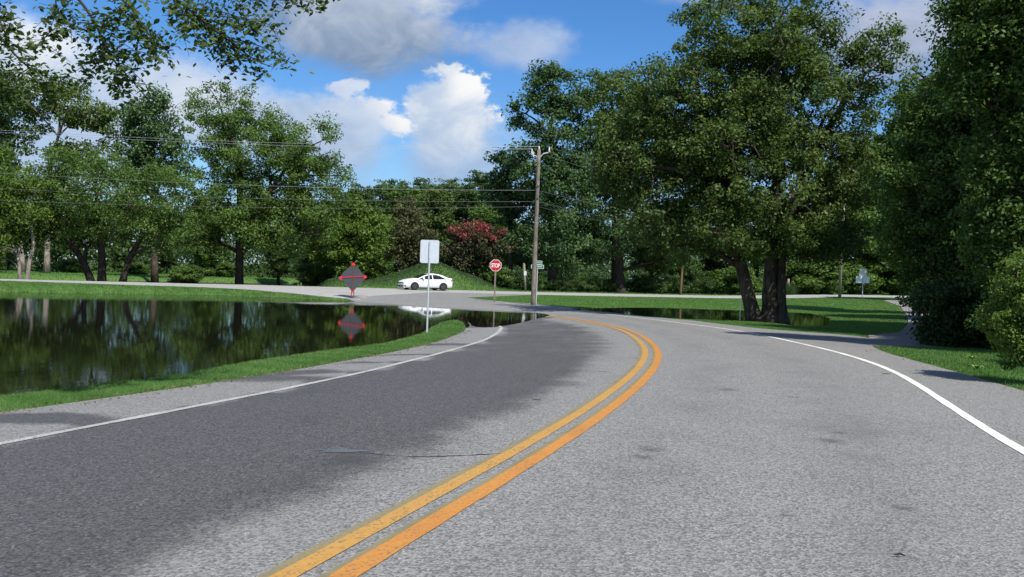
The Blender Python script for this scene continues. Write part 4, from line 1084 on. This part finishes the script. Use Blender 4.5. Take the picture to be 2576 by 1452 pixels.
    for k in range(3):
        F_ = [(0, 1, 7, 7), (1, 2, 6, 7), (2, 3, 5, 6), (3, 4, 5, 5)]
        me = bpy.data.meshes.new('leaf'); me.from_pydata([tuple(v) for v in vs_], [], [(0, 1, 7), (1, 2, 6, 7), (2, 3, 5, 6), (3, 4, 5)])
        a_ = me.attributes.new('tint', 'FLOAT', 'FACE'); a_.data.foreach_set('value', np.full(4, (.2, .45, .75)[k], np.float32)); me.materials.append(M['leaf_hang']); lms.append(me)
    for j in vis:
        o = bpy.data.objects.new('leaf', lms[RNG.integers(0, 3)]); col.objects.link(o); o.parent = t_
        n = Vector(Ln[j]).normalized(); q = n.to_track_quat('Z', 'Y')
        o.rotation_mode = 'QUATERNION'; o.rotation_quaternion = q @ Matrix.Rotation(RNG.uniform(0, 6.28), 3, 'Z').to_quaternion()
        o.location = Lc[j]; o.scale = (Ls[j],) * 3
    rest = np.setdiff1d(np.arange(len(Lc)), np.array(vis))
    V, F, tn = leaves(Lc[rest], Ln[rest], Ls[rest], np.clip(RNG.normal(.45, .22, len(rest)), 0, 1), .56, .1)
    Vc, Fc, tc_ = clump_leaves(cc, RNG.uniform(.4, .8, len(cc)), 60, .12, np.full(len(cc), .4))
    V = np.vstack([V, Vc]); F = np.vstack([F, Fc + 4 * len(rest)]); tn = np.r_[tn, tc_]
    tag(link('foliage', mesh_np('foliage', V, F, M['leaf_hang'], fattr={'tint': tn}), t_), kind='stuff')
hanging_tree()

# broad leaved weeds on the right verge
def weed(px, py, label, n, size):
    b = PG(px, py); t_ = thing('broadleaf_weed', label, 'weed', b, group='weeds on the right verge')
    for k in range(n):
        a = 6.28 * k / n + random.uniform(-.3, .3); L = size * random.uniform(.7, 1.2); w = L * .42
        mb = MB(); c, s = math.cos(a), math.sin(a)
        prof = [(0, .01, .12), (.3, .05, .9), (.6, .075, 1.0), (.85, .06, .6), (1.0, .03, .02)]
        vsx = []
        for u, z, ww in prof:
            for sd_ in (-1, 0, 1): vsx.append((c * u * L - s * sd_ * w * ww * .5, s * u * L + c * sd_ * w * ww * .5, z + (.012 if sd_ else 0) + .02 * u))
        fs = []
        for i in range(4):
            for q in (0, 1): fs.append((i * 3 + q, i * 3 + q + 1, i * 3 + q + 4, i * 3 + q + 3))
        o = mb.add(vsx, fs).obj('leaf', M['weed'], t_)
M['weed'] = simple('weed_leaf', (.14, .21, .05), .6, 0, .3, .25, 8)
weed(2446, 906, 'broad leaved weed higher on the right grass verge', 6, .15)
weed(2456, 931, 'broad leaved weed at the gravel edge of the right verge', 7, .17)

# clump of tall ornamental grass beyond the lawn
b = at(1975, 742, 105); bz = G(b[0], b[1])
t_ = thing('grass_clump', 'tall pale grass clump with a stub post right of the shade tree trunks', 'plant', (b[0], b[1], bz))
n = 1500; P = RNG.normal(0, .55, (n, 2)); a = RNG.uniform(0, 6.28, n); Hh = RNG.uniform(.7, 1.7, n); ll = RNG.uniform(.1, .8, n)
A = np.c_[P * .6, np.zeros(n)]; B = A + np.c_[np.cos(a) * .05, np.sin(a) * .05, np.zeros(n)]; T = np.c_[P + np.c_[np.cos(a) * ll, np.sin(a) * ll], Hh]
link('grass_blades', mesh_np('grass_blades', np.stack([A, B, T], 1).reshape(-1, 3), np.arange(3 * n).reshape(n, 3), M['leaf_blue'], fattr={'tint': RNG.random(n)}), t_)
MB().tube([(.3, 0, 0), (.32, 0, 1.0), (.34, 0, 1.9)], [.16, .15, .13], 8, True, .06).obj('stub_post', M['wood_pole'], t_, smooth=True)

# ------------------------------------------------------------------ signs and poles
def rrect(w, h, r, n=4):
    out = []
    for cx_, cz_, a0 in ((w / 2 - r, h / 2 - r, 0), (-w / 2 + r, h / 2 - r, 90), (-w / 2 + r, -h / 2 + r, 180), (w / 2 - r, -h / 2 + r, 270)):
        for k in range(n + 1):
            a = math.radians(a0 + 90 * k / n); out.append((cx_ + r * math.cos(a), cz_ + r * math.sin(a)))
    return out
def panel(mb, outline_xz, cz, y0, y1):
    return mb.prism([(x, y0, z + cz) for x, z in outline_xz], (0, y0, 0), (0, y1, 0))
def u_post(mb, h, w=.06, y=0.0):
    prof = [(-w / 2, 0), (-w / 2 + .012, -.030), (w / 2 - .012, -.030), (w / 2, 0), (w / 2 - .006, 0), (w / 2 - .016, -.024), (-w / 2 + .016, -.024), (-w / 2 + .006, 0)]
    return mb.prism([(x, y + yy_, -.3) for x, yy_ in prof], (0, 0, -.3), (0, 0, h))

# 1 back of the rectangular sign at the pond edge
p = PG(1074, 839); d1 = p[1]
t_ = thing('road_sign', 'back of a rectangular metal road sign on a steel post at the pond edge', 'sign', (p[0], p[1], G(p[0], p[1])), math.radians(4))
h1 = at(1081, 604, d1)[2] - p[2]; sh_ = 58 / FPX * d1 * 1.0; sw_ = 47 / FPX * d1
m_ = MB(); panel(m_, rrect(sw_, sh_, .05), h1 - sh_ / 2, .02, .024).obj('sign_panel', M['alum'], t_)
m_ = MB(); u_post(m_, h1 - .03).obj('post', M['galv'], t_)
for z_ in (h1 - .15, h1 - sh_ + .15):
    MB().box((0, -.036, z_), (.022, .012, .022)).obj('bolt', M['galv'], t_)

# 2 roll-up diamond sign standing in the water, seen from behind
p = plane_pt(886, 757, WL); D2 = p[1]; k2 = D2 / FPX
t_ = thing('diamond_sign', 'dark grey roll-up diamond sign with red corners standing in the flood', 'sign', (p[0], p[1], WL - .25), math.radians(-6))
cz = (757 - 698) * k2 + .25; hd = 36 * k2
m_ = MB(); dia = [(0, hd), (hd * .50, hd * .49), (hd * .96, 0), (hd * .49, -hd * .51), (0, -hd), (-hd * .49, -hd * .51), (-hd * .96, 0), (-hd * .50, hd * .49)]
panel(m_, dia, cz, .0, .012).obj('sign_fabric', M['mesh_grey'], t_)
R5 = Matrix.Rotation(math.radians(5.0), 3, 'Y').inverted()
MB().box((0, -.018, cz + .03), (hd * 1.86, .02, .045), R5).obj('cross_brace', M['rollred'], t_)
MB().box((0, -.036, cz), (.035, .012, hd * 1.94)).obj('upright_brace', M['wood_brown'], t_)
for (x_, z_, pts_) in ((0, hd, [(-.15, -.16), (.15, -.16), (.03, .03), (-.03, .03)]), (0, -hd, [(-.04, -.05), (.04, -.05), (.13, .10), (-.13, .10)]),
                       (hd * .95, .05, [(-.14, -.12), (-.14, .13), (.02, .05), (.02, -.05)]), (-hd * .95, -.06, [(.14, -.13), (.14, .12), (-.02, .05), (-.02, -.05)])):
    m_ = MB(); m_.prism([(x_ + a_, -.03, cz + z_ + b_) for a_, b_ in pts_], (0, -.03, 0), (0, .03, 0)).obj('corner_pocket', M['rollred'], t_)
for x_ in (-.06, .08): MB().box((x_, 0, (cz - hd) / 2), (.045, .045, cz - hd + .35)).obj('stand_leg', M['wood_brown'], t_)
for sx in (-1, 1): MB().tube([(0, 0, .32), (sx * .55, .25, .02)], .018, 6).obj('stand_foot', M['steel_dark'], t_)

# 3 stop sign
p = PG(1244, 750); d3 = 57.0; p = at(1244, 750, d3); gz3 = G(p[0], p[1]); k3 = d3 / FPX
t_ = thing('stop_sign', 'red octagonal stop sign on a wooden post left of the utility pole', 'sign', (p[0], p[1], gz3), math.radians(2))
cz = at(1249, 668, d3)[2] - gz3; R8 = .40
def octo(r): return [(r * math.cos(math.radians(22.5 + 45 * i)), r * math.sin(math.radians(22.5 + 45 * i))) for i in range(8)]
m_ = MB(); panel(m_, octo(R8), cz, 0.0, .006).obj('sign_border', M['signwhite'], t_)
face = panel(MB(), octo(R8 * .925), cz, -.004, -.001).obj('sign_face', M['red'], t_)
def text_mesh(txt, size, w_scale, mat, name, thick=.004, off=.0):
    cu = bpy.data.curves.new(name, 'FONT'); cu.body = txt; cu.size = size; cu.align_x = 'CENTER'; cu.align_y = 'CENTER'; cu.extrude = thick / 2; cu.offset = off
    o = bpy.data.objects.new('tmp', cu); col.objects.link(o); bpy.context.view_layer.update()
    me = bpy.data.meshes.new_from_object(o.evaluated_get(bpy.context.evaluated_depsgraph_get())); bpy.data.objects.remove(o)
    co = np.zeros(len(me.vertices) * 3, np.float32); me.vertices.foreach_get('co', co); co = co.reshape(-1, 3)
    x_, y_, z_ = co[:, 0] * w_scale, co[:, 1].copy(), co[:, 2].copy()
    y_ = y_ - (y_.max() + y_.min()) / 2; x_ = x_ - (x_.max() + x_.min()) / 2
    me.vertices.foreach_set('co', np.c_[x_, -z_, y_].astype(np.float32).ravel()); me.update(); me.materials.clear(); me.materials.append(mat); me.name = name
    return me
tm = text_mesh('STOP', .36, .62, M['signwhite'], 'lettering', .004, .010); o = link('lettering', tm, face); o.location = (0, -.007, cz)
MB().box((0, .06, (cz + .2) / 2 - .2), (.10, .10, cz + .2 + .4)).obj('post', M['wood_pole'], t_)
for z_ in (cz + .28, cz - .28): MB().tube([(0, -.012, z_), (0, .0, z_)], .012, 6).obj('bolt', M['galv'], t_)

# 4 utility pole with hardware
p = PG(1341, 762); d4 = 56.0; p = at(1341, 762, d4); gz4 = G(p[0], p[1])
top4 = at(1356, 378, d4); bx = p[0]; H4 = top4[2] - gz4; lean = top4[0] - p[0]
t_ = thing('utility_pole', 'tall grey wooden utility pole with insulators right of the stop sign', 'utility pole', (p[0], p[1], gz4))
pole_pts = [(lean * f, 0, -.3 + (H4 + .3) * f) for f in np.linspace(0, 1, 14)]
MB().tube(pole_pts, np.linspace(.165, .105, 14), 12, True, .02).obj('shaft', M['wood_pole'], t_, smooth=True)
T4 = np.array([lean, 0, H4])
def insul(parent, c, h=.26):
    prof = [(.035, 0), (.075, .03), (.04, .06), (.075, .09), (.04, .12), (.07, .15), (.03, .19), (.03, h)]
    mb = MB(); mb.tube([(c[0], c[1], c[2] + z) for _, z in prof], [r for r, _ in prof], 10); return mb.obj('insulator', M['porcelain'], parent, smooth=True)
insul(t_, (T4[0], 0, T4[2]))
ar = MB(); ar.tube([(T4[0] + .1, 0, T4[2] - .42), (T4[0] + .3, 0, T4[2] - .2), (T4[0] + .62, 0, T4[2] - .14)], .035, 8).obj('bracket_arm', M['galv'], t_)
i2 = insul(t_, (T4[0] + .64, 0, T4[2] - .12), .34)
ar = MB(); ar.tube([(T4[0] - .1, 0, T4[2] - .42), (T4[0] - .26, 0, T4[2] - .34), (T4[0] - .42, 0, T4[2] - .34)], .03, 8).obj('bracket_arm', M['galv'], t_)
insul(t_, (T4[0] - .44, 0, T4[2] - .34), .40)
MB().tube([(T4[0] - .34, -.02, T4[2] - .45), (T4[0] - .36, -.02, T4[2] - .1)], .04, 8).obj('fuse_cutout', M['porcelain'], t_)
for z_ in (2.28, 3.05): MB().box((lean * (H4 - z_) / H4, -.12, H4 - z_), (.16, .06, .10)).obj('wire_clamp', M['steel_dark'], t_)
POLE = np.array([p[0], p[1], gz4])

# next pole along the cross road, mostly behind the shade tree
p5 = np.array([34.0, 92.0]); g5 = G(*p5)
t5 = thing('utility_pole', 'second wooden utility pole mostly hidden behind the big shade tree', 'utility pole', (p5[0], p5[1], g5))
MB().tube([(0, 0, -.3), (0, 0, 4.5), (.05, 0, 9.6)], [.17, .14, .11], 10, True, .02).obj('shaft', M['wood_pole'], t5, smooth=True)
insul(t5, (.05, 0, 9.6))

# wires
def wire(label, P0, P1, sag, r, mat):
    P0, P1 = np.asarray(P0, float), np.asarray(P1, float); n = 24
    pts = [P0 + (P1 - P0) * f - np.array([0, 0, 4 * sag * f * (1 - f)]) for f in np.linspace(0, 1, n + 1)]
    b = np.array(pts[0]); mb = MB(); mb.tube([q - b for q in pts], r * .62, 5, False)
    o = mb.obj('power_line', M[mat], None, b); tag(o, label, 'cable', 'overhead lines of the utility pole'); return o
def pole_at(py): 
    f = (762 - py) / (762 - 378.0); return POLE + np.array([lean * f, 0, H4 * f])
DL = 50.0
wire('upper of the two top wires running left from the utility pole', POLE + T4 + np.array([-.44, 0, .06]), at(-250, 316, DL), .35, .013, 'wire_light')
wire('lower of the two top wires running left from the utility pole', POLE + T4 + np.array([0, 0, .24]), at(-250, 311, DL), .35, .013, 'wire_light')
wire('thin middle wire left of the pole above the two heavier cables', pole_at(477), at(-250, 418, DL), .35, .010, 'wire_light')
wire('thick dark cable left of the pole, second from the bottom', pole_at(505), at(-250, 461, DL), .30, .018, 'wire')
wire('lowest dark cable running left from the utility pole', pole_at(517), at(-250, 492, DL), .35, .017, 'wire')
TP5 = np.array([p5[0], p5[1], g5])
wire('top wire running right from the arm insulator into the shade tree', POLE + T4 + np.array([.64, 0, .22]), TP5 + np.array([.05, 0, 9.8]), 1.0, .014, 'wire_light')
wire('second top wire running right from the utility pole', POLE + T4 + np.array([.1, 0, -.2]), TP5 + np.array([.05, 0, 9.3]), 1.2, .013, 'wire_light')
wire('thin middle wire running right from the pole above the dark cables', pole_at(477), TP5 + np.array([0, 0, 7.6]), 1.1, .012, 'wire_light')
wire('thick dark cable running right from the utility pole', pole_at(505), TP5 + np.array([0, 0, 7.0]), 1.2, .02, 'wire')
wire('lowest cable running right from the utility pole', pole_at(517), TP5 + np.array([0, 0, 6.5]), 1.2, .02, 'wire')
wire('upper wire crossing the gap above the far right signs', TP5 + np.array([0, 0, 7.6]), TP5 + np.array([16, 9.0, 7.9]), .6, .018, 'wire_light')
wire('lower wire crossing the gap above the far right signs', TP5 + np.array([0, 0, 7.0]), TP5 + np.array([16, 9.0, 7.4]), .6, .018, 'wire_light')

# 5 street name blades behind the utility pole
d6 = 57.6; p = at(1349, 760, d6); g6 = G(p[0], p[1])
t_ = thing('street_name_sign', 'two green street name blades on a slim post behind the utility pole', 'sign', (p[0], p[1], g6), math.radians(-3))
z1 = at(1349, 671, d6)[2] - g6; z2 = at(1350, 661.5, d6)[2] - g6
MB().tube([(0, .03, -.3), (0, .03, z2 + .1)], .03, 8).obj('post', M['galv'], t_)
for (z_, w_, h_, nch) in ((z1, .82, .255, 11), (z2 + .02, .58, .24, 7)):
    bd = panel(MB(), rrect(w_, h_, .03), z_, -.004, .002).obj('blade', M['signwhite'], t_)
    fc = panel(MB(), rrect(w_ - .05, h_ - .05, .02), z_, -.007, -.0045).obj('blade_face', M['green'], bd)
    lm_ = MB(); x_ = -w_ / 2 + .075
    while x_ < w_ / 2 - .07:
        cw = random.choice((.022, .03, .036)); lm_.box((x_, -.0085, z_ + random.choice((0, .01, -.008))), (cw * .8, .002, random.choice((.07, .085, .06)))); x_ += cw + random.choice((.012, .016, .034))
    lm_.obj('worn_lettering', M['signwhite'], bd)

# 6 short wooden post with a plate
d7 = 86.5; p = at(1322, 736, d7); g7 = G(p[0], p[1]); tp = at(1318, 664, d7)
t_ = thing('wooden_post', 'short leaning wooden post with a small metal plate left of the utility pole', 'post', (p[0], p[1], g7))
lx = tp[0] - p[0]; hz = tp[2] - g7
MB().tube([(0, 0, -.2), (lx * .5, 0, hz * .5), (lx, 0, hz)], [.125, .12, .115], 9, True, .04).obj('shaft', M['wood_pole'], t_, smooth=True)
MB().tube([(lx, 0, hz - .02), (lx, 0, hz + .08)], [.12, .04], 8).obj('post_cap', M['wood_pole'], t_)
m_ = MB(); m_.prism([(lx * .6 + .06 + x_, -.13, hz * .66 + z_) for x_, z_ in rrect(.26, .42, .03)], (0, -.13, 0), (0, -.125, 0)).obj('plate', M['alum'], t_)

# 7 short leaning pole across the cross road
d8 = 96.5; p = at(1711, 742, d8); g8 = G(p[0], p[1]); tp = at(1720.5, 625, d8)
t_ = thing('leaning_pole', 'short brown leaning wooden pole right of the massive trunk', 'pole', (p[0], p[1], g8))
lx = tp[0] - p[0]; hz = tp[2] - g8
MB().tube([(lx * f, 0, -.3 + (hz + .3) * f) for f in np.linspace(0, 1, 7)], np.linspace(.15, .11, 7), 9, True, .04).obj('shaft', M['wood_brown'], t_, smooth=True)
MB().box((lx * .9 + .12, 0, hz * .9), (.12, .06, .2)).obj('bracket', M['steel_dark'], t_)

# 8 far right signs
d9 = 92.0; p = at(2169, 750, d9); g9 = p[2]; k9 = d9 / FPX
t_ = thing('road_sign', 'backs of a square and a wide metal sign on one post near the side drive', 'sign', (p[0], p[1], min(g9, G(p[0], p[1]) + .0)), math.radians(8))
zt = at(2172, 677, d9)[2] - t_.location[2]
MB().tube([(0, 0, -.3), (0, 0, zt - .1)], .04, 8).obj('post', M['galv'], t_)
panel(MB(), rrect(19 * k9, 19 * k9, .04), zt - 9.5 * k9, .045, .05).obj('square_panel', M['alum'], t_)
panel(MB(), rrect(37 * k9, 17 * k9, .05), zt - 27 * k9, .045, .05).obj('wide_panel', M['alum'], t_)
p = at(2156, 738, d9 + 20); g9 = G(p[0], p[1]); kk = (d9 + 3) / FPX
t_ = thing('stop_sign', 'back of an octagonal sign on a brown post behind the far wide sign', 'sign', (p[0], p[1], g9), math.radians(25))
zc = at(2157, 705, d9 + 20)[2] - g9
MB().box((0, -.05, zc / 2), (.1, .1, zc + .5)).obj('post', M['wood_brown'], t_)
panel(MB(), octo(.58), zc, .005, .012).obj('sign_panel', M['alum'], t_)

# 9 thin white marker beside the shade tree
p = PG(1861, 804)
t_ = thing('marker_post', 'thin white marker post beside the left trunk of the shade tree', 'marker post', (p[0], p[1], G(p[0], p[1])))
MB().tube([(0, 0, -.2), (0, 0, 1.25)], .022, 8).obj('pipe', M['signwhite'], t_); MB().tube([(0, 0, 1.25), (0, 0, 1.29)], [.03, .02], 8).obj('cap', M['galv'], t_)

# low rail in the park
pa = plane_pt(770, 702, 0.0); 
t_ = thing('low_rail', 'low wooden rail on short posts in the park grass', 'fence', (at(775, 700, 92)[0], 92, G(at(775, 700, 92)[0], 92)))
for x_ in (-.7, .7): MB().box((x_, 0, .35), (.1, .1, .9)).obj('post', M['wood_pole'], t_)
MB().box((0, 0, .72), (1.8, .06, .1)).obj('rail', M['wood_pole'], t_)

# twigs and scraps lying on the road
def twig(px, py, L, label):
    p = PG(px, py, ZP); a = random.uniform(0, 3.14); c, s = math.cos(a) * L, math.sin(a) * L
    mb = MB(); mb.tube([(-c / 2, -s / 2, .008), (-c * .1, s * .05, .014), (c / 2, s / 2, .008)], [.004, .006, .003], 5)
    mb.tube([(0, 0, .012), (c * .2 - s * .2, s * .2 + c * .2, .01)], [.004, .002], 4)
    o = mb.obj('twig', M['bark_dark'], None, (p[0], p[1], p[2] + .003)); tag(o, label, 'twig', 'twigs on the road')
twig(2262, 1413 - 12, .06, 'tiny dark twig near the bottom right of the lane')
twig(2230, 942, .18, 'thin twig on the gravel shoulder below the verge')
twig(1350, 1008, .10, 'small twig on the light asphalt left of the yellow lines')

# ------------------------------------------------------------------ white sedan
def build_car():
    d = 76.0
    c = at(1069, 729, d)
    fwd = -ROAD_DIR; ang = math.atan2(fwd[1], fwd[0])
    z0 = G(c[0], c[1]) + ZP + .004
    t_ = thing('sedan_car', 'white four door sedan on the cross road in front of the grassy mound', 'car', (c[0], c[1], z0), ang)
    # stations: x, half width, z bottom, z belt, half width roof edge, z roof
    S = [(2.28, .52, .36, .56, .48, .60), (2.24, .66, .24, .62, .58, .67), (2.10, .78, .19, .70, .66, .765), (1.85, .84, .19, .78, .70, .85), (1.50, .875, .19, .855, .72, .925), (1.22, .88, .19, .89, .72, .965), (1.05, .88, .19, .905, .71, 1.00),
         (.70, .88, .19, .915, .66, 1.155), (.30, .88, .19, .93, .61, 1.31), (.02, .88, .19, .937, .585, 1.385), (-.30, .88, .19, .945, .575, 1.425), (-.37, .88, .19, .947, .573, 1.428), (-.70, .88, .19, .955, .57, 1.42), (-1.05, .88, .19, .965, .57, 1.375),
         (-1.35, .878, .20, .975, .58, 1.305), (-1.62, .87, .22, .985, .60, 1.215), (-1.90, .86, .24, .995, .63, 1.115), (-2.08, .83, .26, 1.0, .66, 1.06), (-2.20, .78, .28, .985, .66, 1.05), (-2.27, .70, .32, .80, .58, .83), (-2.29, .62, .38, .68, .50, .70)]
    FT = {6: .10, 7: .58, 8: .78, 9: .82, 10: .83, 11: .83, 12: .83, 13: .74, 14: .42, 15: .04}      # top of the side glass, share of belt to roof edge
    def sec(i):
        x, hw, zb, zs, hr, zr = S[i]; mid_ = zb + (zs - zb) * .5
        a0, a1 = Vector((x, hw * .93, zs)), Vector((x, hr, zr - .03)); g = a0.lerp(a1, FT.get(i, .5))
        return [(x, 0, zb), (x, hw * .86, zb), (x, hw * .97, zb + .07), (x, hw * 1.0, mid_), (x, hw * .985, zs - .10 * (zs - zb)), tuple(a0), tuple(g), tuple(a1), (x, hr * .82, zr + .0), (x, 0, zr + .018)]
    secs = [sec(i) for i in range(len(S))]; n = len(S)
    body = MB(); groups = {}
    glass_side = {6: 'front_window', 7: 'front_window', 8: 'front_window', 9: 'front_window', 11: 'rear_window', 12: 'rear_window', 13: 'rear_window', 14: 'rear_window'}
    for i in range(n - 1):
        for k in range(9):
            for sd_ in (1, -1):
                q = [secs[i][k], secs[i + 1][k], secs[i + 1][k + 1], secs[i][k + 1]]
                q = [(x, y * sd_, z) for x, y, z in q]
                f = (0, 1, 2, 3) if sd_ > 0 else (3, 2, 1, 0)
                key = None
                if k == 5 and i in glass_side: key = (glass_side[i], sd_)
                elif k in (7, 8) and i in (6, 7, 8): key = ('windscreen', 0)
                elif k == 8 and i in (14, 15): key = ('back_window', 0)
                (groups.setdefault(key, MB()) if key else body).add(q, [f])
    for sc_ in (secs[0], secs[-1]):
        body.add([(x, y, z) for x, y, z in sc_] + [(x, -y, z) for x, y, z in sc_[1:9]], [tuple(range(0, 10)) + tuple(range(17, 9, -1))])
    bo = body.obj('body', M['car_white'], t_)
    bm = bmesh.new(); bm.from_mesh(bo.data); bmesh.ops.remove_doubles(bm, verts=bm.verts, dist=.0008); bmesh.ops.recalc_face_normals(bm, faces=bm.faces)
    for f in bm.faces: f.smooth = True
    bm.to_mesh(bo.data); bm.free()
    for (nm, sd_), mb in groups.items():
        o = mb.obj(nm, M['car_glass'], t_, smooth=True)
    # thin black frames round the side glass
    for sd_ in (1, -1):
        MB().tube([(x, y * sd_ + .004 * sd_, z) for x, y, z in (secs[i][5] for i in range(6, 16))], .012, 5).obj('window_trim', M['car_black'], t_)
        MB().tube([(x, y * sd_ + .004 * sd_, z) for x, y, z in (secs[i][6] for i in range(6, 16))], .014, 5).obj('window_trim', M['car_black'], t_)
        for x_ in (.93, -.36, -1.22):
            zt_ = .90
            MB().tube([(x_, sd_ * .868, .36), (x_, sd_ * .884, .58), (x_, sd_ * .868, zt_)], .004, 4).obj('door_seam', M['car_black'], t_)
        for x_ in (-.12, -1.0): MB().box((x_, sd_ * .885, .80), (.17, .03, .03)).obj('door_handle', M['car_white'], t_)
        mr = MB(); mr.tube([(.62, sd_ * .80, .96), (.60, sd_ * .92, .99)], .025, 6).obj('mirror_arm', M['car_black'], t_)
        mb = MB(); mb.tube([(.69, sd_ * .98, 1.01), (.65, sd_ * .98, 1.01), (.57, sd_ * .98, 1.01), (.53, sd_ * .98, 1.01)], [.03, .085, .09, .075], 10).obj('mirror', M['car_white'], t_, smooth=True)
        # headlight, fog recess, tail lamp
        hl = [(2.205, .57, .60), (2.02, .775, .69), (1.72, .845, .775), (1.74, .80, .80), (2.04, .69, .745), (2.225, .50, .66)]
        m_ = MB(); a_ = [Vector((x, sd_ * y, z)) for x, y, z in hl]; offv = Vector((.025, sd_ * .025, .008))
        m_.add([q + offv for q in a_] + [q - offv for q in a_], [(0, 1, 4, 5), (1, 2, 3, 4), (6, 7, 10, 11), (7, 8, 9, 10), (0, 1, 7, 6), (1, 2, 8, 7), (2, 3, 9, 8), (3, 4, 10, 9), (4, 5, 11, 10), (5, 0, 6, 11)]).obj('headlight', M['lamp'], t_)
        fg = [(2.19, .70, .30), (2.10, .79, .29), (2.13, .78, .41), (2.24, .645, .36)]
        MB().add([(x + .03, sd_ * (y + .025), z) for x, y, z in fg], [(0, 1, 2, 3)]).obj('fog_recess', M['car_black'], t_)
        tl = [(-2.235, .70, .74), (-2.02, .858, .80), (-1.98, .85, .93), (-2.20, .76, .95)]
        MB().add([(x - .018, sd_ * (y + .02), z) for x, y, z in tl], [(0, 1, 2, 3)]).obj('tail_light', M['lamp_red'], t_)
    MB().box((2.275, 0, .585), (.03, .98, .085)).obj('grille', M['car_black'], t_)
    MB().box((2.262, 0, .32), (.06, 1.02, .11)).obj('lower_intake', M['car_black'], t_)
    MB().box((2.30, 0, .455), (.02, .31, .16)).obj('number_plate', M['plate'], t_)
    MB().box((2.20, 0, .205), (.16, 1.36, .05)).obj('front_lip', M['car_white'], t_)
    MB().box((-2.16, 0, 1.075), (.20, 1.24, .035)).obj('spoiler', M['car_white'], t_)
    for sd_ in (1, -1): MB().box((0, sd_ * .80, .20), (2.0, .09, .06)).obj('sill', M['car_black'], t_)
    MB().box((0, 0, .24), (3.9, 1.3, .12)).obj('underbody', M['car_black'], t_)
    r = .325
    for x_ in (1.37, -1.31):
        for sd_ in (1, -1):
            ac = MB(); pts = [(x_ + .385 * math.cos(a), sd_ * .882, max(.19, r + .375 * math.sin(a))) for a in np.linspace(-.35, math.pi + .35, 26)]
            ac.prism(pts, (0, 0, 0), (0, sd_ * .006, 0)).obj('wheel_arch', M['car_black'], t_)
            w = link('wheel', None, t_, (x_, sd_ * .80, r))
            prof = [(r * .70, -.10), (r * .93, -.105), (r, -.08), (r, .08), (r * .93, .105), (r * .70, .10)]
            tb = MB(); N_ = 28; vv = [(rr * math.cos(2 * math.pi * k / N_), yy_, rr * math.sin(2 * math.pi * k / N_)) for k in range(N_) for rr, yy_ in prof]
            ff = [(k * 6 + j, k * 6 + j + 1, ((k + 1) % N_) * 6 + j + 1, ((k + 1) % N_) * 6 + j) for k in range(N_) for j in range(5)]
            tb.add(vv, ff).obj('tyre', M['tyre'], w, smooth=True)
            MB().tube([(0, -.07 * sd_, 0), (0, .055 * sd_, 0)], r * .71, 24).obj('brake_disc', M['car_black'], w)
            rb = MB()
            for k in range(5):
                a = 2 * math.pi * k / 5 + .3; ca_, sa_ = math.cos(a), math.sin(a); q = []
                for (rr, wd_) in ((.03, .045), (r * .69, .055)):
                    for sg in (-1, 1): q.append((rr * ca_ - sg * wd_ * .6 * sa_, sd_ * .09, rr * sa_ + sg * wd_ * .6 * ca_))
                rb.prism([q[0], q[1], q[3], q[2]], (0, 0, 0), (0, sd_ * .016, 0))
            N_ = 28; vv = [(rr * math.cos(2 * math.pi * k / N_), sd_ * .100, rr * math.sin(2 * math.pi * k / N_)) for k in range(N_) for rr in (r * .64, r * .73)]
            rb.add(vv, [(2 * k, 2 * k + 1, (2 * k + 3) % (2 * N_), (2 * k + 2) % (2 * N_)) for k in range(N_)])
            rb.obj('rim', M['rim'], w)
build_car()
print('objects', len(col.objects))
